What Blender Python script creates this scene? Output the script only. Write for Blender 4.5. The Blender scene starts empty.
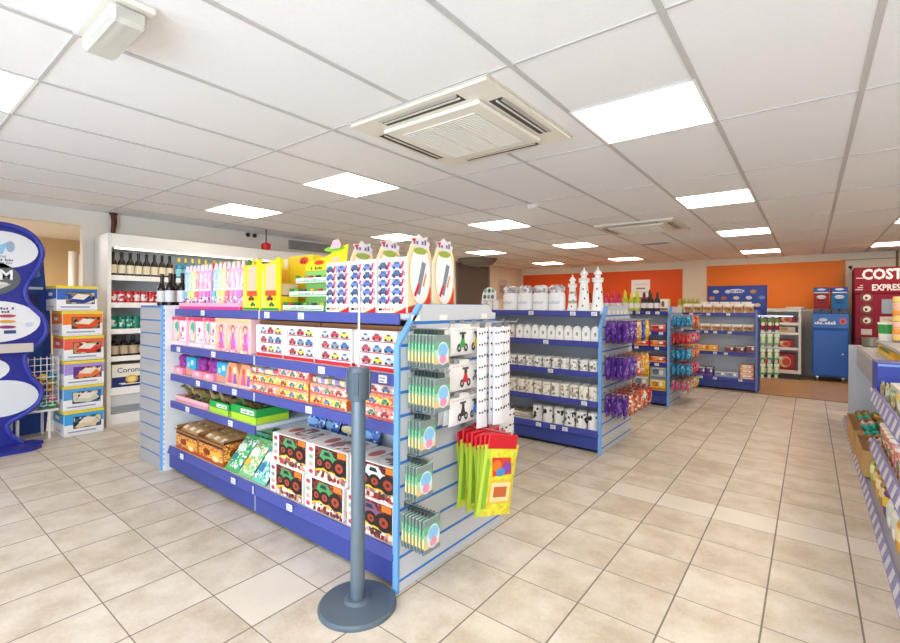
import bpy, math, random
from mathutils import Vector, Matrix
random.seed(7)
R = math.radians
PI = math.pi
SC = bpy.context.scene
COL = SC.collection
ORD = ('first second third fourth fifth sixth seventh eighth ninth tenth eleventh twelfth thirteenth fourteenth fifteenth '
       'sixteenth seventeenth eighteenth nineteenth twentieth').split()

# ------------------------------------------------------------------ materials
MATS = {}
def lin(h):
    h = h.lstrip('#')
    c = [int(h[i:i + 2], 16) / 255 for i in (0, 2, 4)]
    return [x / 12.92 if x <= .04045 else ((x + .055) / 1.055) ** 2.4 for x in c] + [1]

def C(h, r=.45, metal=0.0, alpha=1.0):
    """plain painted / printed / moulded surface"""
    k = (h, r, metal, alpha)
    if k not in MATS:
        m = bpy.data.materials.new('surface_' + h.strip('#'))
        m.use_nodes = True
        b = m.node_tree.nodes['Principled BSDF']
        b.inputs['Base Color'].default_value = lin(h)
        b.inputs['Roughness'].default_value = r
        b.inputs['Metallic'].default_value = metal
        b.inputs['Specular IOR Level'].default_value = .3
        b.inputs['Alpha'].default_value = alpha
        MATS[k] = m
    return MATS[k]

def P(cols, scale=30, r=.4, stretch=(1, 1, 1)):
    """busy printed artwork: voronoi cells coloured from a short palette"""
    k = ('P', cols, scale, r, stretch)
    if k not in MATS:
        m = bpy.data.materials.new('printed_artwork')
        m.use_nodes = True
        nt = m.node_tree; N = nt.nodes; L = nt.links
        b = N['Principled BSDF']; b.inputs['Roughness'].default_value = r; b.inputs['Specular IOR Level'].default_value = .3
        tc = N.new('ShaderNodeTexCoord'); oi = N.new('ShaderNodeObjectInfo')
        ad = N.new('ShaderNodeVectorMath'); ad.operation = 'ADD'
        mp = N.new('ShaderNodeMapping'); mp.inputs['Scale'].default_value = stretch
        L.new(tc.outputs['Object'], mp.inputs['Vector'])
        L.new(mp.outputs['Vector'], ad.inputs[0])
        L.new(oi.outputs['Random'], ad.inputs[1])
        v = N.new('ShaderNodeTexVoronoi'); v.inputs['Scale'].default_value = scale
        L.new(ad.outputs[0], v.inputs['Vector'])
        sp = N.new('ShaderNodeSeparateColor'); L.new(v.outputs['Color'], sp.inputs[0])
        cr = N.new('ShaderNodeValToRGB'); cr.color_ramp.interpolation = 'CONSTANT'
        cl = cols.split()
        e = cr.color_ramp.elements
        while len(e) < len(cl): e.new(.5)
        for i, h in enumerate(cl):
            e[i].position = i / len(cl); e[i].color = lin(h)
        L.new(sp.outputs[0], cr.inputs[0]); L.new(cr.outputs[0], b.inputs['Base Color'])
        MATS[k] = m
    return MATS[k]

def noisy(name, h1, h2, scale, r=.6, bump=0.0, detail=4):
    if name not in MATS:
        m = bpy.data.materials.new(name); m.use_nodes = True
        nt = m.node_tree; N = nt.nodes; L = nt.links
        b = N['Principled BSDF']; b.inputs['Roughness'].default_value = r
        tc = N.new('ShaderNodeTexCoord'); n = N.new('ShaderNodeTexNoise')
        n.inputs['Scale'].default_value = scale; n.inputs['Detail'].default_value = detail
        L.new(tc.outputs['Object'], n.inputs['Vector'])
        mx = N.new('ShaderNodeMix'); mx.data_type = 'RGBA'
        mx.inputs[6].default_value = lin(h1); mx.inputs[7].default_value = lin(h2)
        L.new(n.outputs[0], mx.inputs[0]); L.new(mx.outputs[2], b.inputs['Base Color'])
        if bump:
            bp = N.new('ShaderNodeBump'); bp.inputs['Strength'].default_value = bump; bp.inputs['Distance'].default_value = .003
            L.new(n.outputs[0], bp.inputs['Height']); L.new(bp.outputs[0], b.inputs['Normal'])
        MATS[name] = m
    return MATS[name]

def glow(name, h, s):
    if name not in MATS:
        m = bpy.data.materials.new(name); m.use_nodes = True
        b = m.node_tree.nodes['Principled BSDF']
        b.inputs['Base Color'].default_value = lin(h)
        b.inputs['Emission Color'].default_value = lin(h); b.inputs['Emission Strength'].default_value = s
        MATS[name] = m
    return MATS[name]

def tile_material():
    m = bpy.data.materials.new('stone_floor_tiles'); m.use_nodes = True
    nt = m.node_tree; N = nt.nodes; L = nt.links
    b = N['Principled BSDF']
    def math_(op, a, b_=None, c=None):
        n = N.new('ShaderNodeMath'); n.operation = op
        for i, x in enumerate((a, b_, c)):
            if x is None: continue
            if isinstance(x, (int, float)): n.inputs[i].default_value = x
            else: L.new(x, n.inputs[i])
        return n.outputs[0]
    tc = N.new('ShaderNodeTexCoord'); sx = N.new('ShaderNodeSeparateXYZ'); L.new(tc.outputs['Object'], sx.inputs[0])
    u = math_('DIVIDE', math_('ADD', sx.outputs[0], 1.1283), .326)
    v0 = math_('DIVIDE', math_('SUBTRACT', sx.outputs[1], 1.3121), .3244)
    # one narrower course of newer tiles between v0 = 6 and 6.76
    inrow = math_('MULTIPLY', math_('GREATER_THAN', v0, 6.0), math_('LESS_THAN', v0, 6.76))
    after = math_('GREATER_THAN', v0, 6.76)
    v_in = math_('ADD', math_('DIVIDE', math_('SUBTRACT', v0, 6.0), .76), 6.0)
    v = math_('ADD', math_('MULTIPLY', v0, math_('SUBTRACT', 1.0, inrow)), math_('MULTIPLY', v_in, inrow))
    v = math_('ADD', v, math_('MULTIPLY', after, .24))
    fu, fv = math_('FRACT', u), math_('FRACT', v)
    iu, iv = math_('FLOOR', u), math_('FLOOR', v)
    def edge(f): return math_('MINIMUM', f, math_('SUBTRACT', 1.0, f))
    gu = math_('LESS_THAN', edge(fu), .011); gv = math_('LESS_THAN', edge(fv), .0075)
    grout = math_('MAXIMUM', gu, gv)
    cv = N.new('ShaderNodeCombineXYZ'); L.new(iu, cv.inputs[0]); L.new(iv, cv.inputs[1])
    wn = N.new('ShaderNodeTexWhiteNoise'); wn.noise_dimensions = '2D'; L.new(cv.outputs[0], wn.inputs['Vector'])
    # shift the mottling per tile
    ad = N.new('ShaderNodeVectorMath'); ad.operation = 'MULTIPLY_ADD'
    L.new(wn.outputs['Color'], ad.inputs[0]); ad.inputs[1].default_value = (7, 7, 7); L.new(tc.outputs['Object'], ad.inputs[2])
    n1 = N.new('ShaderNodeTexNoise'); n1.inputs['Scale'].default_value = 5.0; n1.inputs['Detail'].default_value = 6; n1.inputs['Roughness'].default_value = .6
    L.new(ad.outputs[0], n1.inputs['Vector'])
    n2 = N.new('ShaderNodeTexNoise'); n2.inputs['Scale'].default_value = 60.0; n2.inputs['Detail'].default_value = 4
    L.new(tc.outputs['Object'], n2.inputs['Vector'])
    cr = N.new('ShaderNodeValToRGB')
    e = cr.color_ramp.elements
    e[0].position = .32; e[0].color = lin('#bfb19c'); e[1].position = .68; e[1].color = lin('#dcd3c5')
    mid = e.new(.5); mid.color = lin('#d0c4b3')
    f = math_('ADD', n1.outputs[0], math_('MULTIPLY', math_('SUBTRACT', n2.outputs[0], .5), .25))
    f = math_('ADD', f, math_('MULTIPLY', math_('SUBTRACT', wn.outputs['Value'], .5), .14))
    L.new(f, cr.inputs[0])
    # the replaced, paler tiles
    one = math_('MULTIPLY', math_('COMPARE', iu, -3.0, .1), math_('COMPARE', iv, -1.0, .1))
    far = math_('MULTIPLY', math_('COMPARE', iv, 19.0, .1), math_('GREATER_THAN', iu, 1.0))
    pale = math_('MAXIMUM', math_('MAXIMUM', math_('MULTIPLY', inrow, math_('GREATER_THAN', u, 0.0)), one), math_('MULTIPLY', far, .8))
    m1 = N.new('ShaderNodeMix'); m1.data_type = 'RGBA'; L.new(math_('MULTIPLY', pale, .75), m1.inputs[0]); L.new(cr.outputs[0], m1.inputs[6]); m1.inputs[7].default_value = lin('#e2dace')
    m2 = N.new('ShaderNodeMix'); m2.data_type = 'RGBA'; L.new(grout, m2.inputs[0]); L.new(m1.outputs[2], m2.inputs[6]); m2.inputs[7].default_value = lin('#7d746b')
    L.new(m2.outputs[2], b.inputs['Base Color'])
    L.new(math_('ADD', math_('MULTIPLY', grout, .4), .34), b.inputs['Roughness'])
    bp = N.new('ShaderNodeBump'); bp.inputs['Strength'].default_value = .35; bp.inputs['Distance'].default_value = .002; bp.invert = True
    L.new(grout, bp.inputs['Height']); L.new(bp.outputs[0], b.inputs['Normal'])
    return m

# ------------------------------------------------------------------ mesh builder
TXT = {}
def text_geo(s, bold=0.0):
    if (s, bold) not in TXT:
        cu = bpy.data.curves.new('t', 'FONT'); cu.body = s; cu.align_x = 'CENTER'; cu.align_y = 'CENTER'; cu.resolution_u = 2; cu.offset = bold
        o = bpy.data.objects.new('t', cu); COL.objects.link(o)
        dg = bpy.context.evaluated_depsgraph_get()
        me = bpy.data.meshes.new_from_object(o.evaluated_get(dg))
        TXT[(s, bold)] = ([tuple(v.co) for v in me.vertices], [tuple(p.vertices) for p in me.polygons])
        bpy.data.objects.remove(o); bpy.data.curves.remove(cu); bpy.data.meshes.remove(me)
    return TXT[(s, bold)]

class MB:
    def __init__(s): s.v = []; s.f = []; s.fm = []; s.fs = []; s.mats = []
    def mi(s, m):
        if m not in s.mats: s.mats.append(m)
        return s.mats.index(m)
    def add(s, vs, fs, m, smooth=False):
        n = len(s.v); i = s.mi(m)
        s.v += [tuple(x) for x in vs]
        for f in fs:
            s.f.append([n + k for k in f]); s.fm.append(i); s.fs.append(smooth)
        return s
    def box(s, x0, x1, y0, y1, z0, z1, m):
        vs = [(x, y, z) for z in (z0, z1) for y in (y0, y1) for x in (x0, x1)]
        return s.add(vs, [(0, 2, 3, 1), (4, 5, 7, 6), (0, 1, 5, 4), (2, 6, 7, 3), (0, 4, 6, 2), (1, 3, 7, 5)], m)
    def rbox(s, x0, x1, y0, y1, z0, z1, m, b=.004):
        """box with chamfered edges"""
        vs = []; idx = {}
        X, Y, Z = (x0, x1), (y0, y1), (z0, z1)
        for i in (0, 1):
            for j in (0, 1):
                for k in (0, 1):
                    px, py, pz = X[i], Y[j], Z[k]
                    dx, dy, dz = (b if i == 0 else -b), (b if j == 0 else -b), (b if k == 0 else -b)
                    for a, p in (('x', (px, py + dy, pz + dz)), ('y', (px + dx, py, pz + dz)), ('z', (px + dx, py + dy, pz))):
                        idx[(i, j, k, a)] = len(vs); vs.append(p)
        g = lambda *a: idx[a]
        fs = []
        for i in (0, 1):
            q = [g(i, 0, 0, 'x'), g(i, 0, 1, 'x'), g(i, 1, 1, 'x'), g(i, 1, 0, 'x')]; fs.append(q if i == 0 else q[::-1])
            q = [g(0, i, 0, 'y'), g(1, i, 0, 'y'), g(1, i, 1, 'y'), g(0, i, 1, 'y')]; fs.append(q if i == 0 else q[::-1])
            q = [g(0, 0, i, 'z'), g(0, 1, i, 'z'), g(1, 1, i, 'z'), g(1, 0, i, 'z')]; fs.append(q if i == 0 else q[::-1])
        for i in (0, 1):
            for j in (0, 1):
                fs.append([g(i, j, 0, 'x'), g(i, j, 0, 'y'), g(i, j, 1, 'y'), g(i, j, 1, 'x')])
                fs.append([g(i, 0, j, 'x'), g(i, 1, j, 'x'), g(i, 1, j, 'z'), g(i, 0, j, 'z')])
                fs.append([g(0, i, j, 'y'), g(1, i, j, 'y'), g(1, i, j, 'z'), g(0, i, j, 'z')])
                for k in (0, 1): fs.append([g(i, j, k, 'x'), g(i, j, k, 'y'), g(i, j, k, 'z')])
        c = Vector(((x0 + x1) / 2, (y0 + y1) / 2, (z0 + z1) / 2)); out = []
        for f in fs:
            p = [Vector(vs[q]) for q in f]; n = (p[1] - p[0]).cross(p[2] - p[0])
            out.append(f if n.dot(sum(p, Vector()) / len(p) - c) >= 0 else f[::-1])
        return s.add(vs, out, m)
    def cyl(s, a, b, r0, m, r1=None, n=16, caps=True, smooth=True):
        a, b = Vector(a), Vector(b); r1 = r0 if r1 is None else r1
        d = (b - a).normalized(); q = d.to_track_quat('Z', 'Y').to_matrix(); X, Y = q.col[0], q.col[1]
        vs = [p + r * (math.cos(2 * PI * i / n) * X + math.sin(2 * PI * i / n) * Y) for p, r in ((a, r0), (b, r1)) for i in range(n)]
        s.add(vs, [(i, (i + 1) % n, n + (i + 1) % n, n + i) for i in range(n)], m, smooth)
        if caps: s.add(vs, [tuple(range(n))[::-1], tuple(range(n, 2 * n))], m)
        return s
    def lathe(s, pr, m, c=(0, 0, 0), n=20, sx=1, sy=1):
        vs = [(c[0] + sx * r * math.cos(2 * PI * i / n), c[1] + sy * r * math.sin(2 * PI * i / n), c[2] + z) for r, z in pr for i in range(n)]
        k = len(pr)
        ml = m if isinstance(m, list) else [m] * (k - 1)
        for j in range(k - 1):
            s.add([vs[j * n + i] for i in range(n)] + [vs[(j + 1) * n + i] for i in range(n)], [(i, (i + 1) % n, n + (i + 1) % n, n + i) for i in range(n)], ml[j], True)
        if pr[0][0] > 1e-5: s.add(vs[:n], [tuple(range(n))[::-1]], ml[0])
        if pr[-1][0] > 1e-5: s.add(vs[-n:], [tuple(range(n))], ml[-1])
        return s
    def ball(s, c, r, m, n=12, sc=(1, 1, 1)):
        vs = []
        h = max(4, n // 2)
        for j in range(h + 1):
            t = PI * j / h
            for i in range(n):
                vs.append((c[0] + sc[0] * r * math.sin(t) * math.cos(2 * PI * i / n), c[1] + sc[1] * r * math.sin(t) * math.sin(2 * PI * i / n), c[2] - sc[2] * r * math.cos(t)))
        return s.add(vs, [(j * n + i, j * n + (i + 1) % n, (j + 1) * n + (i + 1) % n, (j + 1) * n + i) for j in range(h) for i in range(n)], m, True)
    def tube(s, path, r, m, n=8):
        p = [Vector(x) for x in path]; rs = r if isinstance(r, (list, tuple)) else [r] * len(p)
        vs = []
        for i, q in enumerate(p):
            d = (p[min(i + 1, len(p) - 1)] - p[max(i - 1, 0)]).normalized()
            up = Vector((0, 0, 1)) if abs(d.z) < .9 else Vector((0, 1, 0))
            X = d.cross(up).normalized(); Y = X.cross(d)
            vs += [q + rs[i] * (math.cos(2 * PI * k / n) * X + math.sin(2 * PI * k / n) * Y) for k in range(n)]
        fs = [(j * n + i, (j + 1) * n + i, (j + 1) * n + (i + 1) % n, j * n + (i + 1) % n) for j in range(len(p) - 1) for i in range(n)]
        s.add(vs, fs, m, True)
        s.add(vs, [tuple(range(n)), tuple(range((len(p) - 1) * n, len(p) * n))[::-1]], m)
        return s
    def prism(s, pts, o, u, v, t, m):
        """2-D outline pts in the frame (o, u, v), pushed back by t along -(u x v)"""
        o, u, v = Vector(o), Vector(u), Vector(v); n = u.cross(v).normalized(); k = len(pts)
        f = [o + a * u + b * v for a, b in pts]; bk = [p - n * t for p in f]
        s.add(f + bk, [tuple(range(k)), tuple(range(k, 2 * k))[::-1]], m)
        s.add(f + bk, [(i, k + i, k + (i + 1) % k, (i + 1) % k) for i in range(k)], m)
        return s
    def pillow(s, w, h, t, cell, nx=10, ny=12, crimp=.1, z0=0.0):
        """filled foil bag standing in XZ, front towards -y; cell(u, v) gives the material"""
        def P_(i, j, sd):
            u, v = i / nx, j / ny
            e = max(0.0, 1 - (2 * u - 1) ** 2) ** .5
            vv = min(1.0, max(0.0, (v - crimp) / (1 - 2 * crimp))); g = max(0.0, 1 - (2 * vv - 1) ** 4) ** .6
            return ((u - .5) * w * (1 - .06 * g), sd * (t / 2 * e * g + .0008), z0 + v * h)
        for sd in (-1, 1):
            ids = {}
            for i in range(nx):
                for j in range(ny):
                    q = [P_(i, j, sd), P_(i + 1, j, sd), P_(i + 1, j + 1, sd), P_(i, j + 1, sd)]
                    key = cell((i + .5) / nx, (j + .5) / ny)
                    ids.setdefault(key, []).append(q if sd < 0 else q[::-1])
            for mm, qs in ids.items():
                vs = []; fs = []; seen = {}
                for q in qs:
                    f = []
                    for p in q:
                        kk = tuple(round(c, 6) for c in p)
                        if kk not in seen: seen[kk] = len(vs); vs.append(p)
                        f.append(seen[kk])
                    fs.append(f)
                s.add(vs, fs, mm, True)
        return s
    def face(s, o, u, v): return Face(s, o, u, v)
    def build(s, name, parent=None):
        me = bpy.data.meshes.new(name); me.from_pydata(s.v, [], s.f)
        for m in s.mats: me.materials.append(m)
        me.polygons.foreach_set('material_index', s.fm); me.polygons.foreach_set('use_smooth', s.fs)
        me.update()
        o = bpy.data.objects.new(name, me); COL.objects.link(o)
        if parent: o.parent = parent
        return o

class Face:
    """a printed face: draws flat ink shapes, each a hair above the last"""
    def __init__(s, mb, o, u, v):
        s.mb = mb; s.o, s.u, s.v = Vector(o), Vector(u).normalized(), Vector(v).normalized(); s.n = s.u.cross(s.v); s.k = .0006
    def pol(s, pts, m):
        q = [s.o + a * s.u + b * s.v + s.n * s.k for a, b in pts]; s.k += .00012
        s.mb.add(q, [tuple(range(len(q)))], m); return s
    def rect(s, a0, b0, a1, b1, m): return s.pol([(a0, b0), (a1, b0), (a1, b1), (a0, b1)], m)
    def ell(s, a, b, ra, rb, m, n=18): return s.pol([(a + ra * math.cos(2 * PI * i / n), b + rb * math.sin(2 * PI * i / n)) for i in range(n)], m)
    def text(s, t, a, b, h, m, bold=0.0, sx=1.0):
        vs, fs = text_geo(t, bold); h = h / .72
        s.mb.add([s.o + (a + x * h * sx) * s.u + (b + y * h) * s.v + s.n * s.k for x, y, z in vs], fs, m); s.k += .00012; return s
    def scribble(s, a, b, w, h, m, n=9):
        """a line of lettering too small to read: uneven little strokes"""
        st = w / n
        for i in range(n):
            if (i * 7 + n) % 5 == 4: continue
            hh = h * (.62, 1, .7, .85)[(i * 3 + n) % 4]; x = a - w / 2 + i * st
            s.rect(x, b - h / 2, x + st * .72, b - h / 2 + hh, m)
        return s
    def car(s, a, b, w, m, dark=None):
        dark = dark or C('#222226')
        s.pol([(a - .5 * w, b), (a + .5 * w, b), (a + .5 * w, b + .2 * w), (a + .3 * w, b + .24 * w), (a + .14 * w, b + .42 * w), (a - .2 * w, b + .42 * w), (a - .36 * w, b + .24 * w), (a - .5 * w, b + .18 * w)], m)
        s.pol([(a - .26 * w, b + .24 * w), (a + .2 * w, b + .24 * w), (a + .1 * w, b + .37 * w), (a - .16 * w, b + .37 * w)], C('#4b6078'))
        for q in (-.28, .28): s.ell(a + q * w, b, .1 * w, .1 * w, dark, 10)
        return s

def tag(o, label=None, cat=None, group=None, kind=None):
    for k, x in (('label', label), ('category', cat), ('group', group), ('kind', kind)):
        if x: o[k] = x
    return o
def empty(name, loc=(0, 0, 0), rz=0):
    o = bpy.data.objects.new(name, None); COL.objects.link(o); o.location = loc; o.rotation_euler.z = rz; o.empty_display_size = .05
    return o
def copy_tree(o, parent=None):
    kids = list(o.children)
    c = o.copy(); COL.objects.link(c)
    if parent: c.parent = parent
    for k in kids: copy_tree(k, c)
    return c
class Kind:
    """one model of a thing; the first put() places it, later ones place copies"""
    def __init__(s, fn, cat, group=None): s.fn, s.cat, s.group, s.root = fn, cat, group, None
    def put(s, x, y, z, label, rz=0, rx=0, ry=0, sc=None, group=None):
        if s.root is None: s.root = r = s.fn()
        else: r = copy_tree(s.root)
        r.location = (x, y, z); r.rotation_euler = (R(rx), R(ry), R(rz)); r.scale = sc if sc else (1, 1, 1)
        for k in ('group',):
            if k in r: del r[k]
        tag(r, label, s.cat, group or s.group)
        return r
def struct(name, mb): return tag(mb.build(name), kind='structure')
def parts(name, *pl):
    """first (name, mb) is the thing's own body, the rest its parts"""
    r = pl[0].build(name)
    for n, mb in pl[1:]: mb.build(n, r)
    return r

WHITE = C('#eeecea', .4); CARD = C('#f0efec', .5); BLACK = C('#1b1b1e', .4); STEEL = C('#b9bcc0', .3, .9)
STRIP = C('#4b5299', .4); BASEB = C('#3b478f', .4); PANEL = C('#ced1d6', .45); SHELFW = C('#d6d9de', .4); TRIMB = C('#6fa3dc', .4); GROOVE = C('#3f83d2', .45)
RED = C('#cf2430', .4); YEL = C('#f2d21d', .4); GRN = C('#2f9b45', .4); ORG = C('#ef7a1e', .4); BLU = C('#2b56b8', .4); PNK = C('#ee86ad', .4); MAG = C('#d62f78', .4); PUR = C('#5b2a8e', .35); CYA = C('#35a6cf', .4); BRN = C('#8a5a34', .6); KRAFT = C('#b98a58', .7); LIME = C('#b9d433', .4)

# ================================================================== THE ROOM
CEIL = 2.339
f = MB(); f.add([(-9.5, -2.6, 0), (3.0, -2.6, 0), (3.0, 8.44, 0), (-9.5, 8.44, 0)], [(0, 1, 2, 3)], tile_material()); struct('floor', f)
f = MB(); wood = noisy('wood_laminate', '#b58a5a', '#cfa878', 3.0, .28)
f.add([(-9.5, 8.44, 0), (3.0, 8.44, 0), (3.0, 11.4, 0), (-9.5, 11.4, 0)], [(0, 1, 2, 3)], wood)
f.box(-9.5, 3, 8.42, 8.46, 0, .004, C('#8a6c4a', .5)); struct('floor_wood', f)
ceil_m = noisy('ceiling_tile', '#ebebec', '#f4f4f5', 90, .85, .15)
lights = [(-1, 1), (-1, 3), (-1, 5), (-1, 7.3), (-5, 1), (-5, -1), (-5, 3), (-5, 5), (-5, 7.3), (-8, 1), (-8, 3), (-8, 5), (-8, 7.3), (2, 1), (2, 3), (2, 5), (2, 7.3), (-1, -1), (2, -1), (-1, -2.6), (2, -2.6)]
LP = []
for i, j in lights:
    x = .189 + .6 * (i - .5)
    y = 1.709 + 1.2 * j - .3 if j in (1, 3, 5) else {-1: .21, 7.3: 10.1, -2.6: -1.8}[j]
    LP.append((x, y))
f = MB(); f.box(-9.5, 3.0, -2.6, 11.4, CEIL, CEIL + .05, ceil_m); struct('ceiling', f)
gridm = C('#c4c2c0', .5)  # off-white bars painted greyer, shadow lines along the grid put into the colour
f = MB()
for i in range(-16, 5):
    x = .189 + .6 * i
    if -6.25 < x < 2.9: f.box(x - .012, x + .012, -2.6, 11.3, CEIL - .005, CEIL, gridm)
struct('trim_ceiling_rails', f)
f = MB()
for j in range(-3, 9):
    y = 1.709 + 1.2 * j
    f.box(-6.25, 2.9, y - .006, y + .006, CEIL - .004, CEIL, gridm)
for x, y in LP: f.box(x - .3, x + .3, y - .306, y - .294, CEIL - .004, CEIL, gridm)
struct('trim_ceiling_crossbars', f)
wallm = noisy('cream_wall_paint', '#e3d6bf', '#e8ddc9', 4, .8)
wallw = noisy('pale_wall_paint', '#e9e1d6', '#eee8de', 4, .8)
f = MB()   # left wall with the opening to the next room
f.box(-6.42, -6.3, 1.52, 8.3, 0, CEIL, wallw); f.box(-6.42, -6.3, 9.7, 11.4, 0, CEIL, wallm); f.box(-6.42, -6.3, 8.3, 9.7, 2.3, CEIL, wallm)
f.box(-6.42, -6.3, -1.6, 1.52, 2.17, CEIL, wallw); f.box(-6.42, -6.3, -2.6, -1.6, 0, CEIL, wallw); struct('wall_left', f)
f = MB(); room = noisy('tan_room_paint', '#c9a878', '#d6b98c', 3, .8)
f.box(-9.5, -9.4, -2.6, 4.0, 0, CEIL, room); f.box(-9.4, -6.42, 3.0, 3.1, 0, CEIL, room); struct('wall_side_room', f)
f = MB(); f.box(-9.5, 3.0, 11.3, 11.4, 0, CEIL, wallm); struct('wall_back', f)
f = MB(); f.box(3.0, 3.1, -2.6, 11.4, 0, CEIL, wallw); struct('wall_right', f)
f = MB(); f.box(-9.5, 3.0, -2.7, -2.6, 2.25, CEIL, wallw); f.box(-9.5, 3.0, -2.7, -2.6, 0, .25, wallw)
f.box(-9.5, -5.9, -2.7, -2.6, .25, 2.25, wallw); f.box(2.6, 3.0, -2.7, -2.6, .25, 2.25, wallw); struct('wall_front', f)
f = MB()
for x in (-5.9, -3.8, -1.65, .5, 2.55): f.box(x, x + .05, -2.69, -2.61, .25, 2.25, C('#e4e4e4', .4))
struct('window_1', f)  # unseen shopfront window, put in to let the daylight fill through
f = MB(); f.box(-6.24, -2.24, 11.285, 11.3, 1.0, 2.16, C('#e2571f', .6)); struct('trim_wall_panel_1', f)
f = MB(); f.box(-1.76, .52, 11.285, 11.3, 1.3, 2.2, C('#ef7d27', .6)); struct('trim_wall_panel_2', f)
f = MB(); f.box(-1.6, .56, 11.288, 11.3, .0, 1.25, noisy('grey_tile', '#a49c92', '#b5ada3', 12, .5)); struct('trim_wall_tiling', f)
f = MB(); f.box(-6.41, -6.33, 8.3, 9.7, 0, 2.3, C('#6d6a66', .35)); f.box(-6.33, -6.3, 8.3, 8.36, 0, 2.3, C('#8b8680', .4)); f.box(-6.33, -6.3, 9.64, 9.7, 0, 2.3, C('#8b8680', .4)); struct('door_1', f)
f = MB(); f.box(.46, 2.2, 11.27, 11.3, 2.2, 2.215, C('#b39f7c', .6)); f.box(.46, .475, 11.27, 11.3, 0, 2.2, C('#b39f7c', .6)); f.box(1.2, 1.23, 11.26, 11.3, 2.05, 2.339, C('#7b5f33', .6)); struct('trim_alcove', f)

# ================================================================== CEILING THINGS
def ceiling_light():
    r = empty('ceiling_light')
    a = MB()
    for q in ((-.3, .3, -.3, -.285), (-.3, .3, .285, .3), (-.3, -.285, -.285, .285), (.285, .3, -.285, .285)): a.box(*q, -.006, 0, C('#f2f2f0', .4))
    a.build('frame', r)
    b = MB(); b.box(-.285, .285, -.285, .285, -.004, -.001, glow('light_diffuser', '#ffeed8', LIGHT_E)); b.build('diffuser', r)
    return r
LIGHT_E = 10.8
K = Kind(ceiling_light, 'ceiling light', 'square ceiling light panels')
rown = {-1: 'row before the big air conditioner', 1: 'row beside the big air conditioner', 3: 'row between the air conditioners', 5: 'row beyond the far air conditioner', 7.3: 'row nearest the orange wall', -2.6: 'row by the front windows'}
coln = {-1: 'above the tiled aisle', -5: 'above the shelving gondolas', -8: 'near the bottle cooler wall', 2: 'above the counter side'}
for (i, j), (x, y) in zip(lights, LP):
    K.put(x, y, CEIL, f'white square light panel {coln[i]}, {rown[j]}')

def air_conditioner():
    r = empty('air_conditioner')
    W = C('#ebe6da', .4); D = C('#4c4640', .5)
    a = MB()
    o, i_ = .46, .33
    for q in ((-o, o, -o, -.30), (-o, o, .30, o), (-o, -.30, -.30, .30), (.30, o, -.30, .30)): a.box(*q, -.022, 0, W)
    a.box(-o - .012, o + .012, -o - .012, o + .012, -.008, 0, C('#d9d3c6', .5))
    a.build('frame', r)
    g = MB(); g.rbox(-.335, .335, -.335, .335, -.046, -.022, W, .012); g.build('centre_panel', r)
    g = MB(); g.box(-.25, .25, -.25, .25, -.0475, -.046, C('#b9b4aa', .6))
    for k in range(26):
        y = -.245 + k * .0196
        g.box(-.25, .25, y - .003, y + .003, -.052, -.0475, W)
    for k in range(1, 3): g.box(-.25 + k * .1667 - .005, -.25 + k * .1667 + .005, -.25, .25, -.0525, -.0475, W)
    g.build('grille', r)
    for k in range(4):
        s = MB(); s.box(-.27, .27, -.425, -.350, -.0235, -.0222, D); s.box(-.26, .26, -.392, -.384, -.03, -.0235, W)
        q = s.build('air_slot', r); q.rotation_euler.z = k * PI / 2
        l = MB(); l.add([(-.27, -.432, -.024), (.27, -.432, -.024), (.26, -.412, -.032), (-.26, -.412, -.032)], [(0, 1, 2, 3), (3, 2, 1, 0)], W); l.build('flap', q)
    return r
K = Kind(air_conditioner, 'air conditioner')
K.put(-1.60, 2.175, CEIL, 'large white square ceiling air conditioner with grille above the near gondola')
K.put(-1.70, 6.2, CEIL, 'smaller looking white ceiling air conditioner farther off, toward the orange wall')

r = tag(empty('emergency_light', (-1.99, .565, CEIL), 0), 'clear plastic emergency light box on the ceiling beside a grid rail', 'emergency light')
a = MB(); a.rbox(-.19, .19, -.075, .075, -.022, 0, C('#e9e5da', .4), .006); a.build('base', r)
a = MB(); a.rbox(-.17, .17, -.055, .055, -.085, -.022, C('#d9d6cc', .2, 0, .75), .014); a.build('diffuser', r)
a = MB(); a.cyl((-.15, 0, -.055), (.15, 0, -.055), .012, WHITE); a.build('tube', r)
r = tag(parts('smoke_detector', MB().lathe([(.05, 0), (.055, -.015), (.045, -.03), (.02, -.04), (0, -.04)][::-1], C('#e6e2da', .5)), ('rim', MB().lathe([(.062, -.006), (.062, 0)], WHITE))), 'small round white smoke detector on the ceiling', 'smoke detector'); r.location = (-2.22, 4.21, CEIL)
a = MB(); a.box(-.22, .22, -.1, .1, -.012, 0, C('#dedad2', .5)); b = MB()
for k in range(6): b.box(-.2, .2, -.08 + k * .03, -.07 + k * .03, -.016, -.012, C('#8f8a82', .5))
r = tag(parts('ceiling_vent', a, ('grille', b)), 'narrow slotted vent in the ceiling past the far air conditioner', 'vent'); r.location = (-1.97, 7.85, CEIL)
a = MB(); a.lathe([(.42, 0), (.40, -.05), (.33, -.12), (.2, -.17), (0, -.185)][::-1], C('#77736e', .25), n=32)
b = MB(); b.lathe([(.44, -.012), (.44, 0)], C('#54504c', .4), n=32)
r = tag(parts('dome_mirror', a, ('rim', b)), 'dark half-dome security mirror under the ceiling by the grey doorway', 'mirror'); r.location = (-5.75, 8.35, CEIL)
r = tag(empty('alarm_beacon', (-5.85, 3.42, 2.061)), 'red alarm beacon on a thin rod above the bottle cooler', 'alarm')
MB().rbox(-.05, .05, -.055, .055, .0, .09, RED, .02).build('body', r); MB().cyl((0, 0, .088), (0, 0, .277), .008, C('#7d1f22', .5)).build('rod', r)
r = tag(empty('twin_sensor', (-6.298, 3.44, 2.30)), 'pair of small black sensors high on the wall over the bottle cooler', 'sensor')
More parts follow.
